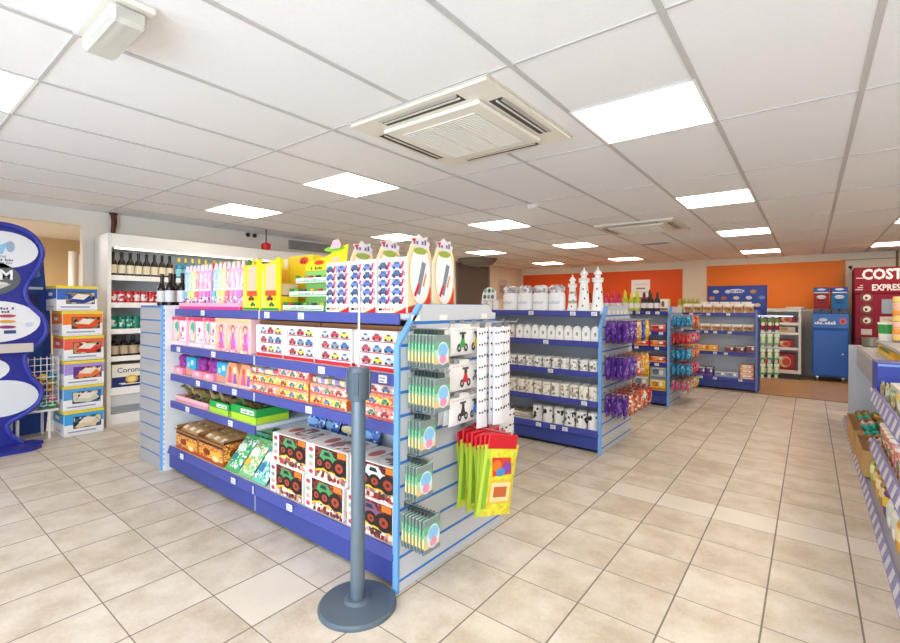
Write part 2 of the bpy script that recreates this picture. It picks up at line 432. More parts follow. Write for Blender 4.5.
for q in (-.05, .05): MB().ball((.025, q, 0), .03, BLACK).build('sensor_head', r)
a = MB(); a.box(0, .03, -.5, .5, -.07, .07, C('#a9a5a0', .6)); b = MB()
for k in range(7): b.box(.03, .038, -.48, .48, -.062 + k * .0195, -.054 + k * .0195, C('#8f8b86', .5))
r = tag(parts('wall_vent', a, ('grille', b)), 'long grey louvred vent on the wall behind the toy displays', 'vent'); r.location = (-6.298, 4.55, 2.235)
a = MB().tube([(0, 0, 0), (.01, .005, -.1), (-.005, 0, -.2), (0, 0, -.27)], [.03, .028, .024, .022], C('#5e2f22', .5), 10)
r = tag(parts('brown_pipe', a, ('collar', MB().cyl((0, 0, -.02), (0, 0, 0), .04, C('#4a2419', .5)))), 'short dark brown pipe hanging from the ceiling beside the white cooler', 'pipe'); r.location = (-6.24, 1.78, CEIL)
a = MB().cyl((0, 0, .0), (0, 0, 2.08), .05, C('#e9e6e0', .4)); a.cyl((0, .11, 0), (0, .11, 2.04), .04, C('#e9e6e0', .4))
r = tag(parts('white_pipe', a, ('bracket', MB().box(-.02, .0, -.08, .18, 1.2, 1.24, C('#d5d2cc')))), 'white twin pipe standing in the side room past the opening', 'pipe'); r.location = (-8.6, 1.95, 0)
r = tag(parts('conduit', MB().tube([(-9.3, 2.98, 2.0), (-8.3, 2.96, 2.1), (-7.4, 2.96, 2.14), (-6.6, 2.96, 2.14)], .012, C('#8b7040', .6))), 'thin brown conduit along the top of the side room wall', 'conduit')

# ================================================================== GONDOLAS
def slat_panel(root, x, y0, y1, ztop=1.317, ch=.15, zc=1.13):
    """slatted end panel facing +x, with chamfered shoulders"""
    def ins(z): return 0 if z <= zc else ch * (z - zc) / (ztop - zc)
    out = [(y0 + .004, 0), (y1, 0), (y1, zc), (y1 - ch, ztop), (y0 + ch + .004, ztop), (y0 + .004, zc)]
    b = MB(); b.prism(out, (x - .003, 0, 0), (0, 1, 0), (0, 0, 1), .018, GROOVE); b.build('backing_board', root)
    s = MB(); z0 = .002; g = .015
    zs = [.05 + .1075 * k for k in range(11)] + [1.226]
    for zg in zs + [ztop + 1]:
        z1 = min(zg - g / 2, ztop - .002)
        cuts = [z0] + ([zc] if z0 < zc < z1 else []) + [z1]
        pts = [(y0 + .012 + ins(q), q) for q in cuts] + [(y1 - .004 - ins(q), q) for q in reversed(cuts)]
        s.prism(pts[::-1], (x, 0, 0), (0, 1, 0), (0, 0, 1), .008, PANEL)
        z0 = zg + g / 2
    s.build('slat', root)
    t = MB(); e = [(y0, 0), (y0 + .014, 0), (y0 + .014, zc - .006), (y0 + .014 + ch, ztop - .008), (y0 + ch, ztop), (y0, zc)]
    t.prism(e, (x + .004, 0, 0), (0, 1, 0), (0, 0, 1), .03, TRIMB); t.build('edge_trim', root)

def ticket(parent, x, y, z):
    m = MB(); m.box(x - .026, x + .026, y - .004, y, z - .017, z + .019, C('#e9e9ee', .5)); m.face((x, y - .004, z), (1, 0, 0), (0, 0, 1)).rect(-.02, -.011, .012, -.006, C('#777b8a')).rect(-.02, .002, .018, .01, C('#aab'.replace('#aab', '#a9acb8')))
    m.build('price_ticket', parent)

def hook(root, x, y, z, ln):
    m = MB(); m.tube([(x, y, z), (x + ln, y, z), (x + ln + .012, y, z + .018)], .0025, STEEL, 6); m.box(x, x + .003, y - .02, y + .02, z - .012, z + .012, STEEL); m.build('hook', root)

def gondola(label, x0, x1, yf, yb, shelves, base_top, joints, tickets, end=True, strip=STRIP, top_set=.06, rear=True):
    r = tag(empty('shelving_gondola', (0, 0, 0)), label, 'shelving')
    ym = (yf + yb) / 2
    xe = x1 - .022 if end else x1
    p = MB(); p.box(x0, xe, ym - .02, ym + .02, 0, shelves[0][0] - .03, C('#c6cad2', .5)); p.build('back_panel', r)
    p = MB(); p.box(x0, xe, yf + .02, ym - .02, base_top - .02, base_top, SHELFW); p.build('base_deck', r)
    p = MB(); p.rbox(x0, xe, yf + .012, yf + .03, .03, base_top - .05, BASEB, .003); p.build('plinth', r)
    p = MB(); p.box(x0, xe, yf + .07, ym, 0, .03, BLACK); p.build('foot_rail', r)
    bs = MB(); bs.add([(x0, yf - .004, base_top - .046), (xe, yf - .004, base_top - .046), (xe, yf + .012, base_top + .006), (x0, yf + .012, base_top + .006), (x0, yf + .022, base_top - .046), (xe, yf + .022, base_top - .046), (xe, yf + .022, base_top + .006), (x0, yf + .022, base_top + .006)],
                      [(0, 1, 2, 3), (5, 4, 7, 6), (3, 2, 6, 7), (1, 0, 4, 5), (0, 3, 7, 4), (2, 1, 5, 6)], strip)
    so = bs.build('base_price_strip', r)
    for tx in tickets[-1]: ticket(so, tx, yf - .004, base_top - .02)
    for j in joints: MB().box(j - .006, j + .006, yf - .006, yf - .003, base_top - .044, base_top + .004, C('#c9ccd6')).build('joint_clip', so); MB().box(j - .007, j + .007, yf + .009, yf + .0125, .04, base_top - .055, C('#8f93ac')).build('joint_cover', r)
    for k, (z, y, xa, xb) in enumerate(shelves):
        m = MB(); m.box(xa, xb, y + .016, ym - .02, z - .022, z, SHELFW); m.box(xa, xb, y + .03, ym - .02, z - .03, z - .022, C('#a9adb6', .5)); so = m.build('shelf', r)
        m = MB(); m.rbox(xa, xb, y, y + .016, z - .05, z + .003, strip, .003); ps = m.build('price_strip', so)
        for tx in tickets[k]: ticket(ps, tx, y, z - .024)
        for j in joints:
            if xa < j < xb: MB().box(j - .006, j + .006, y - .002, y, z - .05, z + .003, C('#c9ccd6')).build('joint_clip', ps)
    if rear:
        for z, y, xa, xb in shelves:
            MB().box(x0, xe, ym + .02, yb - .02 - (y - yf), z - .03, z, SHELFW).build('rear_shelf', r)
        MB().box(x0, xe, ym + .02, yb, .015, base_top, BASEB).build('rear_base', r)
    for j in [x0] + joints + [xe - .03]:
        m = MB(); m.box(j, j + .03, ym - .04, ym - .02, .2, shelves[0][0], C('#d5d8de', .5))
        f_ = m.face((j + .015, ym - .04, 0), (1, 0, 0), (0, 0, 1))
        for q in range(26): f_.rect(-.004, .25 + q * .038, .004, .268 + q * .038, BLACK)
        m.build('upright', r)
    if end: slat_panel(r, x1, yf + .005, yb)
    return r

GX = -1.47
main = gondola('near grey and blue gondola stacked with toys, hanging packs on its end panel', -3.97, GX, 1.5, 2.41,
               [(1.270, 1.53, -3.93, GX - .024), (.990, 1.5, -3.93, GX - .024), (.766, 1.5, -3.93, GX - .024), (.556, 1.5, -3.93, -2.69)], .19, [-2.69],
               [(-3.45, -2.6, -2.25), (-3.78, -3.22, -2.02, -1.56), (-3.45, -3.2, -2.93, -2.13), (-3.62, -2.98), (-3.7, -2.93, -2.3)])
for y in (1.62, 1.83, 2.2): MB().box(GX + .001, GX + .004, y - .03, y + .03, 1.236, 1.264, CARD).build('panel_ticket', main)
# end unit of plain slats behind the wine bottles
r = tag(empty('slatted_end_unit'), 'narrow grey slatted end unit with dark wine bottles on top', 'shelving')
m = MB(); m.box(-4.49, -4.045, 1.49, 2.35, 0, 1.295, C('#b9bcc4', .5)); m.build('carcass', r)
m = MB()
for k in range(12):
    z0 = .002 + .1075 * k; m.box(-4.49, -4.045, 1.478, 1.487, z0, min(z0 + .096, 1.3), C('#a9a8aa', .5))
m.build('slat', r)
MB().box(-4.485, -4.046, 1.482, 1.4905, 0, 1.298, C('#4f78b4', .45)).build('groove_board', r)
MB().box(-4.045, -4.027, 1.472, 1.492, 0, 1.3, TRIMB).build('edge_trim', r)
m = MB(); m.box(-4.027, -3.99, 1.488, 2.3, 0, 1.3, C('#dfe2e6', .4)); ff = m.face((-4.008, 1.488, 0), (1, 0, 0), (0, 0, 1))
for q in range(32): ff.rect(-.007, .04 + q * .039, .007, .06 + q * .039, BLACK)
m.build('slotted_upright', r)

# ------------------------------------------------------------------ bottles
def bottle_kind(name, glass, label_m, cap, h=.3, rr=.037, neck=.014, sh=.55):
    def fn():
        b = MB(); b.lathe([(rr * .9, 0), (rr, .006), (rr, h * sh), (rr * .85, h * (sh + .07)), (neck, h * (sh + .17)), (neck, h * .97), (neck * .9, h)], glass, n=16)
        l = MB(); l.lathe([(rr + .0008, h * .12), (rr + .0008, h * (sh - .08))], label_m, n=16)
        c = MB(); c.lathe([(neck + .001, h * .8), (neck + .0015, h * 1.004), (0, h * 1.005)], cap, n=12)
        return parts(name, b, ('label', l), ('cap', c))
    return fn
DK = C('#23181a', .15)
K = Kind(bottle_kind('wine_bottle', DK, C('#d9d6d6', .6), C('#2b1a1c', .3), .27), 'bottle', 'dark wine bottles on the slatted end unit')
for i in range(4): K.put(-4.37 + i * .085, 1.60 + .06 * (i % 2), 1.296, f'white-labelled dark wine bottle on the slatted end unit, {ORD[i]} towards the bubble wands')
K2 = Kind(bottle_kind('wine_bottle', C('#231d22', .15), C('#cfccd2', .6), C('#1d1a1f', .3), .255), 'bottle', 'second row of wine bottles on the slatted end unit')
for i in range(3): K2.put(-4.34 + i * .09, 1.80, 1.296, f'wine bottle, back row on the slatted end unit, {ORD[i]} towards the bubble wands')

# ------------------------------------------------------------------ top shelf of the near gondola
def wand(c1, c2, cap, h):
    def fn():
        b = MB(); b.rbox(-.029, .029, -.012, .012, 0, h, C(c1, .25), .003); b.cyl((0, -.014, .01), (0, -.014, .13), .018, C(c2, .25), n=10)
        p = MB(); q = p.face((0, -.012, 0), (1, 0, 0), (0, 0, 1)); q.rect(-.027, .15, .027, h - .02, P(f'{c1} #f6f0f2 {c1} {c2} {c1} #f4e6ee', 70, .3, (1.6, 1, .5))); q.rect(-.027, .138, .027, .15, C('#f6f2f4', .4)); q.rect(-.004, .15, .004, h - .03, C('#f7f4f6', .3))
        p.cyl((0, -.0145, .03), (0, -.0145, .09), .0183, P(c2 + ' #f4f0ee #e58ab0 ' + c1 + ' #6a5a8a', 80), n=10, caps=False)
        q = MB(); q.cyl((0, 0, h), (0, 0, h + .035), .016, C(cap, .35), .011, n=10); q.ball((0, 0, h + .036), .013, C(cap, .35), 8)
        return parts('bubble_wand', b, ('print', p), ('cap', q))
    return fn
def tray(w, d, h, m1, m2, name='display_tray'):
    def fn():
        b = MB(); t = .004
        b.box(-w / 2, w / 2, -d / 2, d / 2, 0, t, m1); b.box(-w / 2, w / 2, -d / 2, -d / 2 + t, t, h, m1); b.box(-w / 2, w / 2, d / 2 - t, d / 2, t, h * 1.3, m1)
        b.box(-w / 2, -w / 2 + t, -d / 2 + t, d / 2 - t, t, h, m1); b.box(w / 2 - t, w / 2, -d / 2 + t, d / 2 - t, t, h, m1)
        p = MB(); p.face((0, -d / 2, 0), (1, 0, 0), (0, 0, 1)).rect(-w / 2 + .002, .001, w / 2 - .002, h * .45, m2)
        p.face((w / 2, 0, 0), (0, 1, 0), (0, 0, 1)).rect(-d / 2 + .002, .001, d / 2 - .002, h * .45, m2)
        return parts(name, b, ('print', p))
    return fn
K = Kind(tray(.47, .24, .05, C('#f0a9c4', .5), C('#df3f8c', .5)), 'tray', 'pink wand trays')
K.put(-3.745, 1.70, 1.271, 'pink card tray of bubble wands next to the wine bottles'); K.put(-3.265, 1.70, 1.271, 'pink card tray of bubble wands next to the yellow toy displays')
wc = [('#9cc9e4', '#6fb2dc'), ('#b9dcb4', '#cfe08a'), ('#ece29a', '#efe07a'), ('#f0a2a8', '#ee6f86'), ('#f3b6cc', '#f08ab4'), ('#d7b3dc', '#c88fd2'), ('#e4a7d2', '#d76fb8')]
KW = [Kind(wand(a, b, '#e8cfe0', .29), 'bubble wand', 'bubble wands in the pink trays') for a, b in wc]
KB = [Kind(wand(a, b, c, .315), 'bubble wand', 'bubble wands in the pink trays') for (a, b), c in zip(wc, ('#3f9b52', '#e2c32b', '#6fae3a', '#d8452f', '#4b8f43', '#e4cf3c', '#d98a3a'))]
cn = ['sky blue', 'pale green', 'pale yellow', 'salmon', 'pink', 'lilac', 'orchid']; cpn = ['green', 'yellow', 'leaf green', 'red', 'dark green', 'lemon', 'orange']
for t, tx in enumerate((-3.745, -3.265)):
    wh = ('tray by the wine bottles', 'tray by the yellow displays')[t]
    for i in range(7):
        KW[i].put(tx - .195 + i * .065, 1.63, 1.276, f'{cn[i]} bubble wand in the front row of the pink {wh}')
        KB[i].put(tx - .195 + i * .065, 1.74, 1.276, f'{cn[i]} bubble wand, {cpn[i]} top, back row, {wh}')

def yellow_display():
    b = MB(); b.prism([(-.11, 0), (.11, 0), (.11, .33), (.06, .33), (.06, .30), (-.11, .30)], (0, -.06, 0), (1, 0, 0), (0, 0, 1), .012, YEL)
    b.box(-.105, .105, -.048, .07, 0, .09, YEL); b.box(-.105, .105, -.048, .07, .1, .17, C('#d9b78f', .6))
    p = MB(); q = p.face((0, -.06, 0), (1, 0, 0), (0, 0, 1))
    q.rect(-.05, .13, .06, .29, C('#dcb99a', .6)); q.pol([(-.1, .02), (-.06, .02), (-.075, .25), (-.1, .27)], C('#c7d96b')); q.rect(-.06, .02, .06, .06, C('#f4e04a')); q.rect(-.05, .065, .07, .125, C('#efc21d'))
    q.rect(-.055, .095, .07, .128, C('#e0542c')); q.car(0, .068, .07, C('#7a2a26')); q.car(.02, .03, .06, C('#44793a')); q.rect(-.1, .004, .1, .018, GRN)
    return parts('toy_display', b, ('print', p))
K = Kind(yellow_display, 'toy display', 'yellow card toy displays')
K.put(-2.912, 1.66, 1.271, 'yellow card toy display beside the pink bubble wands'); K.put(-2.688, 1.66, 1.271, 'yellow card toy display beside the tiered toy car stand')
def yellow_box():
    b = MB(); b.rbox(-.12, .12, -.04, .04, 0, .36, YEL, .003); p = MB(); q = p.face((0, -.04, 0), (1, 0, 0), (0, 0, 1))
    q.rect(-.115, .3, -.05, .35, C('#f6e86a')); q.ell(-.01, .325, .05, .022, C('#3f8f3a')); q.car(-.01, .315, .07, C('#59a04a')); q.rect(.06, .29, .115, .355, C('#e4dcae')); q.rect(-.11, .2, .11, .28, C('#f0b629'))
    return parts('toy_box', b, ('print', p))
Kind(yellow_box, 'toy box').put(-2.97, 1.875, 1.271, 'tall yellow toy box with green picture, behind the yellow display near the wands')
def yellow_box2():
    b = MB(); b.rbox(-.13, .13, -.04, .04, 0, .37, YEL, .003); p = MB(); q = p.face((0, -.04, 0), (1, 0, 0), (0, 0, 1))
    q.rect(-.12, .31, .12, .36, C('#f0c22a')); q.ell(.04, .335, .05, .024, C('#e2481f')); q.car(.03, .32, .07, C('#c8321f')); q.rect(.08, .28, .125, .31, C('#4a7fc0'))
    return parts('toy_box', b, ('print', p))
Kind(yellow_box2, 'toy box').put(-2.71, 1.875, 1.271, 'tall yellow toy box with red picture, behind the yellow display near the car stand')
def tier_stand():
    r = empty('toy_car_stand')
    W = C('#eef0ee', .5); G = C('#58a84a', .5)
    b = MB(); b.box(-.2, .2, .06, .13, 0, .26, C('#8cc56a', .5)); b.build('body', r)
    for k in range(3):
        z = .005 + k * .085; y = -.1 + k * .045
        t = MB(); t.box(-.2, .2, y, y + .05, z, z + .004, W); t.box(-.2, .2, y - .003, y, z, z + .03, W); t.box(-.203, -.2, y, .06, z, z + .05, G); t.box(.2, .203, y, .06, z, z + .05, G)
        q = t.face((0, y - .003, z), (1, 0, 0), (0, 0, 1)); q.rect(-.19, .004, .19, .012, C('#7fb77a')); q.scribble(-.03, .019, .16, .012, C('#8d949c'), 11)
        to = t.build('tier', r)
        for j in range(5):
            c = MB(); cx = -.16 + j * .08; mm = (C('#c83a2f'), C('#2d3f4a'), C('#6fae3c'), C('#4b4f60'), C('#d9b52c'))[(j + 2 * k) % 5]
            c.rbox(cx - .03, cx + .03, y + .008, y + .036, z + .012, z + .03, mm, .005); c.rbox(cx - .017, cx + .017, y + .012, y + .032, z + .03, z + .046, mm, .004)
            for w_ in (-.019, .019): c.cyl((cx + w_, y + .006, z + .013), (cx + w_, y + .038, z + .013), .009, BLACK, n=10)
            c.build('toy_car', to)
    h = MB(); h.prism([(-.2, 0), (.2, 0), (.2, .15), (.1, .13), (.02, .09), (-.2, .05)], (0, .055, .255), (1, 0, 0), (0, .12, .99), .006, YEL); ho = h.build('header_card', r)
    p = MB(); q = p.face((0, .054, .255), (1, 0, 0), (0, .12, .99)); q.rect(-.19, .004, .19, .03, C('#e9d92a')); q.scribble(-.07, .017, .14, .022, C('#3d5a2a'), 7); q.rect(.06, .05, .14, .075, C('#e6b39a')); q.ell(-.06, .05, .05, .015, C('#d6401f')); q.ell(.08, .128, .1, .018, C('#7bbf3a')); p.build('print', ho)
    e = MB(); e.prism([(0, 0), (.09, 0), (.1, .02), (.07, .055), (.02, .05)], (.06, .05, .38), (1, 0, 0), (0, .1, 1), .004, C('#e5b0b6', .5)); e.build('crest', ho)
    return r
Kind(tier_stand, 'toy display').put(-2.37, 1.72, 1.271, 'yellow and green tiered stand of small toy cars with a rising header card')

def race_box():
    r = empty('race_car_display')
    b = MB(); b.box(-.1, .1, -.09, .075, 0, .275, C('#e9e8ee', .45)); b.box(-.1, .1, -.094, -.09, 0, .035, C('#efece6', .45))
    q = b.face((0, -.094, 0), (1, 0, 0), (0, 0, 1)); q.scribble(-.02, .02, .08, .016, C('#c9752a'), 6); q.pol([(.02, 0), (.1, 0), (.1, .033), (.075, .02)], RED); q.pol([(.0, 0), (.02, 0), (.075, .02), (.06, .018)], YEL); q.rect(-.09, .012, -.065, .024, BLACK)
    b.build('body', r)
    for j in range(5):
        for i in (0, 1):
            c = MB(); cx = -.048 + i * .096; cz = .064 + j * .043
            c.rbox(cx - .044, cx + .044, -.098, -.09, cz - .02, cz + .02, P('#e6e6ee #f0f0f4 #b9bfd8 #e6e6ee #d8a0b0 #8f9cc4', 70), .002)
            q = c.face((cx, -.098, cz), (1, 0, 0), (0, 0, 1)); q.rect(-.042, -.018, .042, -.010, C('#dfe1ea')); q.car(-.006, -.013, .074, C(('#5b6ea6', '#4d5a78', '#6b7fb8')[(i + j) % 3])); q.pol([(.018, -.018), (.03, -.018), (.042, .018), (.03, .018)], RED)
            c.build('toy_pack', r)
    OR = C('#ec7a2a', .4)
    s = MB(); pts = [(-.09, 0), (.085, 0), (.09, .10), (.085, .29), (.06, .345), (0, .36), (-.06, .345), (-.09, .28)]
    s.prism(pts, (.104, 0, 0), (0, 1, 0), (0, 0, 1), .004, C('#f0dcae', .4)); so = s.build('side_panel', r)
    p = MB(); q = p.face((.104, 0, 0), (0, 1, 0), (0, 0, 1)); q.pol([(-.085, .002), (.084, .002), (.084, .14), (.04, .06), (-.085, .03)], C('#d8402c'))
    o = [(.076 * math.cos(t), .195 + .15 * math.sin(t)) for t in [2 * PI * k / 24 for k in range(24)]]
    q.pol([(a * 1.08 + .002, .2 + (z - .2) * 1.05) for a, z in o], C('#efb04a')); q.pol([(a + .002, z) for a, z in o], C('#f1efec')); q.pol([(-.03, .1), (.0, .09), (.045, .25), (.015, .26)], C('#7f8894')); q.pol([(-.045, .09), (-.03, .08), (.0, .14), (-.015, .15)], RED); q.pol([(.02, .14), (.03, .13), (.05, .2), (.04, .2)], OR); q.ell(0, .31, .05, .018, C('#9aac4a')); p.build('print', so)
    h = MB(); h.prism([(-.06, 0), (.06, 0), (.075, .03), (.05, .04), (.055, .062), (.02, .052), (-.01, .07), (-.03, .05), (-.07, .045), (-.05, .02)], (.105, 0, .325), (0, 1, 0), (0, 0, 1), .004, C('#d9d5d8', .4)); ho = h.build('header_badge', r)
    p = MB(); q = p.face((.105, 0, .325), (0, 1, 0), (0, 0, 1)); q.scribble(.0, .03, .1, .026, C('#6d5a94'), 5); q.pol([(-.065, .042), (-.045, .022), (-.03, .045)], RED); p.build('lettering', ho)
    h = MB(); h.prism([(-.02, 0), (.095, 0), (.095, .03), (.04, .055), (-.01, .03)], (0, .07, .275), (1, 0, 0), (0, 0, 1), .004, C('#cf4a3a', .4)); h.build('rear_card', r)
    return r
K = Kind(race_box, 'toy display', 'race car card displays')
for i, (x, w) in enumerate(((-2.0635, 'touching the tiered toy stand'), (-1.8535, 'in the middle of the front row'), (-1.64, 'at the end panel, front row'))): K.put(x, 1.725, 1.271, f'white and red race car display box {w}')
K.put(-1.636, 1.915, 1.271, 'white and red race car display box hidden behind the one at the end panel')

# ------------------------------------------------------------------ second shelf: dolls and die-cast car boxes
def egg_box():
    b = MB(); b.rbox(-.13, .13, -.07, .07, 0, .222, C('#f3b7c9', .4), .004)
    p = MB(); q = p.face((0, -.07, 0), (1, 0, 0), (0, 0, 1)); q.rect(-.128, .195, .128, .22, C('#d93a62')); q.rect(.02, .04, .12, .19, C('#f3eef0')); q.ell(-.05, .115, .065, .095, C('#e46a8c')); q.ell(-.05, .115, .055, .085, P('#cfe0a0 #e9e6c0 #f0b8c8 #8fc8a8 #cfe0a0 #d9e89a', 45)); q.rect(.03, .05, .11, .11, P('#f3eef0 #e6a0b8 #f3eef0 #c8476c #f6dbe4', 60)); q.ell(-.04, .14, .035, .045, C('#4fae9c')); q.ell(-.06, .09, .03, .04, C('#f0c6d4')); q.ell(.07, .13, .02, .02, C('#c8476c')); q.rect(-.12, .005, .12, .03, C('#f6dbe4'))
    return parts('doll_box', b, ('print', p))
K = Kind(egg_box, 'toy box', 'pink egg-window toy boxes')
for i, x in enumerate((-3.852, -3.583, -3.36)): K.put(x, 1.60 + .005 * i, .991, f'pink toy box with egg-shaped window, {ORD[i]} from the slotted upright', sc=(1 if i < 2 else .7, 1, 1))
def doll_box():
    b = MB(); b.rbox(-.075, .075, -.06, .06, 0, .225, C('#f4c4c6', .4), .003)
    p = MB(); q = p.face((0, -.06, 0), (1, 0, 0), (0, 0, 1)); q.rect(-.073, .19, .073, .222, C('#eab68a')); q.rect(-.065, .01, -.03, .18, C('#f3b06c')); q.rect(-.03, .01, .07, .185, P('#f5a7c2 #f7bccf #e88ab0 #f5a7c2 #f3c6a8 #d98ac0', 50)); q.rect(-.073, .0, .073, .02, P('#f0b0a0 #f6d6c0 #d9709c', 60))
    q.ell(.015, .155, .028, .03, C('#b06a3c')); q.ell(.015, .148, .016, .019, C('#eec0a0')); q.pol([(-.02, .02), (.055, .02), (.035, .09), (.03, .13), (0, .13), (-.003, .09)], C('#d95f9c')); q.rect(.0, .06, .05, .075, C('#a77fd0')); q.ell(-.045, .1, .01, .06, C('#e9d6a0'))
    return parts('doll_box', b, ('print', p))
K = Kind(doll_box, 'toy box', 'pink doll boxes')
for i, x in enumerate((-3.19, -3.03, -2.87)): K.put(x, 1.59, .991, f'pink doll box with a long-haired doll, {ORD[i]} from the egg-window boxes')
def car_box():
    b = MB(); b.rbox(-.145, .145, -.07, .07, 0, .195, C('#f1efee', .4), .003)
    p = MB(); q = p.face((0, -.07, 0), (1, 0, 0), (0, 0, 1)); q.rect(-.143, .002, .143, .022, C('#cf2c34')); cs = ['#b83c44', '#7a8fa8', '#d2c45a', '#4c72a4', '#b9bec6', '#c04c50']
    for j in range(3):
        z = .028 + j * .056
        q.rect(-.104, z - .003, .141, z + .05, P('#f1efee #f1efee #e2dfe4 #d9d4da #f1efee', 60)); q.rect(-.1, z, .14, z + .006, C('#b5444c'))
        for i in range(3): q.ell(-.06 + i * .08, z + .012, .036, .006, C('#8f8a90')); q.car(-.06 + i * .08, z + .014, .07, C(cs[(i * 2 + j * 5) % 6]))  # grey ellipse is a shadow painted under each car
    q.rect(-.14, .03, -.108, .19, C('#f7f5f4'))
    p.face((.145, 0, 0), (0, 1, 0), (0, 0, 1)).rect(-.068, .002, .068, .022, C('#cf2c34'))
    p.face((0, 0, .195), (1, 0, 0), (0, 1, 0)).rect(-.1, -.03, .1, .03, C('#c9c6c8'))
    return parts('toy_car_box', b, ('print', p))
K = Kind(car_box, 'toy box', 'white boxes of nine small cars')
for i, x in enumerate((-2.59, -2.285, -1.98, -1.66)): K.put(x, 1.61, .991, f'white box of nine small cars with red foot band, {ORD[i]} from the dolls')
for i, x in enumerate((-2.44, -2.13, -1.8)): K.put(x, 1.78, .991, f'white box of nine small cars in the back row, {ORD[i]} from the dolls', group='back row of white car boxes')
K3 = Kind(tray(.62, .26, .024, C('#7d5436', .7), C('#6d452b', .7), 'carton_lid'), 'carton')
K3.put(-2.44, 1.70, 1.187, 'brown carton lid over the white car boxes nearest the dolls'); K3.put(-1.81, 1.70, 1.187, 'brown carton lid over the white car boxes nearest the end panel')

# ------------------------------------------------------------------ third shelf
def purple_pack():
    b = MB(); b.box(-.08, .08, -.06, .08, 0, .05, C('#ef8aa6', .45)); b.box(-.08, .08, .06, .08, .05, .15, C('#ef9ab6', .45))
    t = MB()
    for sx in (-1, 1): t.ball((sx * .03, -.01, .115), .034, C('#8a2f8c', .4), 10); t.ball((sx * .026, -.015, .07), .026, C('#a23f9c', .4), 10)
    t.ball((0, -.02, .09), .03, C('#93308e', .4), 10)
    p = MB(); q = p.face((0, -.06, 0), (1, 0, 0), (0, 0, 1)); q.rect(-.078, .002, .078, .03, C('#f3a3ae')); q.ell(0, .03, .03, .012, C('#f6d3dc'))
    return parts('toy_pack', b, ('soft_toy', t), ('print', p))
K = Kind(purple_pack, 'toy pack', 'pink packs with a purple toy')
for i, x in enumerate((-3.885, -3.56, -3.39)): K.put(x, 1.60, .767, f'pink tray pack with a rounded purple toy, {ORD[i]} from the slotted upright')
def cyan_pack():
    b = MB(); b.rbox(-.075, .075, -.05, .05, 0, .14, CYA, .006); p = MB(); q = p.face((0, -.05, 0), (1, 0, 0), (0, 0, 1)); q.ell(.03, .1, .025, .02, C('#cfe8f2')); q.ell(-.03, .08, .02, .02, C('#a7dcf0')); q.pol([(-.07, .005), (.07, .005), (.07, .035), (-.07, .06)], C('#ef8f7a'))
    return parts('toy_pack', b, ('print', p))
K = Kind(cyan_pack, 'toy pack', 'blue toy packs on the third shelf')
for i, x in enumerate((-3.72, -3.23)): K.put(x, 1.61, .767, f'bright blue toy pack with white spots {("between two purple toys", "after the last purple toy")[i]}')
def doll_pack():
    b = MB(); b.prism([(-.085, 0), (.085, 0), (.085, .08), (.05, .15), (-.05, .15), (-.085, .06)], (0, -.05, 0), (1, 0, 0), (0, 0, 1), .1, C('#f2a07a', .45)); p = MB(); q = p.face((0, -.05, 0), (1, 0, 0), (0, 0, 1)); q.ell(-.025, .1, .022, .025, C('#c4673f')); q.ell(.035, .1, .022, .025, C('#e2d3a8')); q.pol([(-.06, .01), (-.0, .01), (-.01, .08), (-.04, .08)], C('#e0568a')); q.pol([(.01, .01), (.07, .01), (.05, .08), (.025, .08)], C('#8f5fae')); q.rect(-.08, .0, .08, .012, C('#f6c8b0'))
    return parts('toy_pack', b, ('print', p))
K = Kind(doll_pack, 'toy pack', 'orange packs with two small dolls')
for i, x in enumerate((-3.063, -2.887)): K.put(x, 1.60, .767, f'orange and pink pack with two small dolls, {ORD[i]} from the blue pack')
def veh_box(main_c, kind):
    def fn():
        b = MB(); b.rbox(-.15, .15, -.1, .1, 0, .058, main_c, .003)
        p = MB(); q = p.face((0, -.1, 0), (1, 0, 0), (0, 0, 1)); q.rect(-.148, .002, .148, .014, C('#d4605c')); q.rect(-.148, .048, .148, .056, C('#e08a7a'))
        for k in range(3): q.car(-.09 + k * .09, .02, .055, (C('#b8484a'), C('#7286a6'), C('#6a9a6c'))[(k + kind) % 3])
        p.face((0, 0, .058), (1, 0, 0), (0, 1, 0)).rect(-.14, -.09, .14, .09, P('#e9dcd6 #d86a6a #f0d98a #d3d5de #c45a86 #9aa2bc #e6e2e6', 45)).rect(-.05, -.05, .06, .03, C('#cfd2da', .15))
        p.face((.15, 0, 0), (0, 1, 0), (0, 0, 1)).rect(-.095, .004, .095, .05, C('#dd6a4a'))
        return parts('vehicle_box', b, ('print', p))
    return fn
KV = [Kind(veh_box(P('#f0d23c #f0d23c #e8b43a #f3e08a #f4e9c8 #d8654a', 85), 0), 'toy box', 'yellow vehicle boxes'), Kind(veh_box(P('#e88a80 #d8605a #f0d0a8 #eec0b4 #f3e8dc', 85), 1), 'toy box', 'red vehicle boxes'), Kind(veh_box(P('#f3e7e0 #f3e7e0 #e0a0a0 #e8d0a0 #f3e7e0 #b8b8c8', 85), 2), 'toy box', 'pale vehicle boxes')]
vn = ['yellow', 'red', 'pale']
vi = {}
for si, (x, n, rz) in enumerate(((-2.635, 2, 1), (-2.325, 3, -1), (-2.005, 2, 1), (-1.66, 3, 0))):
    for k in range(n):
        t = (0 if k < 2 else (si + 2) % 3) if (si + k) % 3 else 1
        KV[t].put(x + .004 * k, 1.622, .767 + k * .0585, f'{vn[t]} flat vehicle box, {("bottom", "second", "third")[k]} layer of the {ORD[si]} pile from the orange doll packs', rz=rz * (1 if k % 2 else .4))
for i, x in enumerate((-2.33, -2.645, -2.015, -2.96)):
    KV[(2, 0, 2, 0)[i]].put(x, 1.82, .767, f'flat vehicle box at the back of the third shelf behind the {("second pile", "first pile", "third pile", "small doll packs")[i]}', sc=(1, .85, 1), group='vehicle boxes at the shelf back')
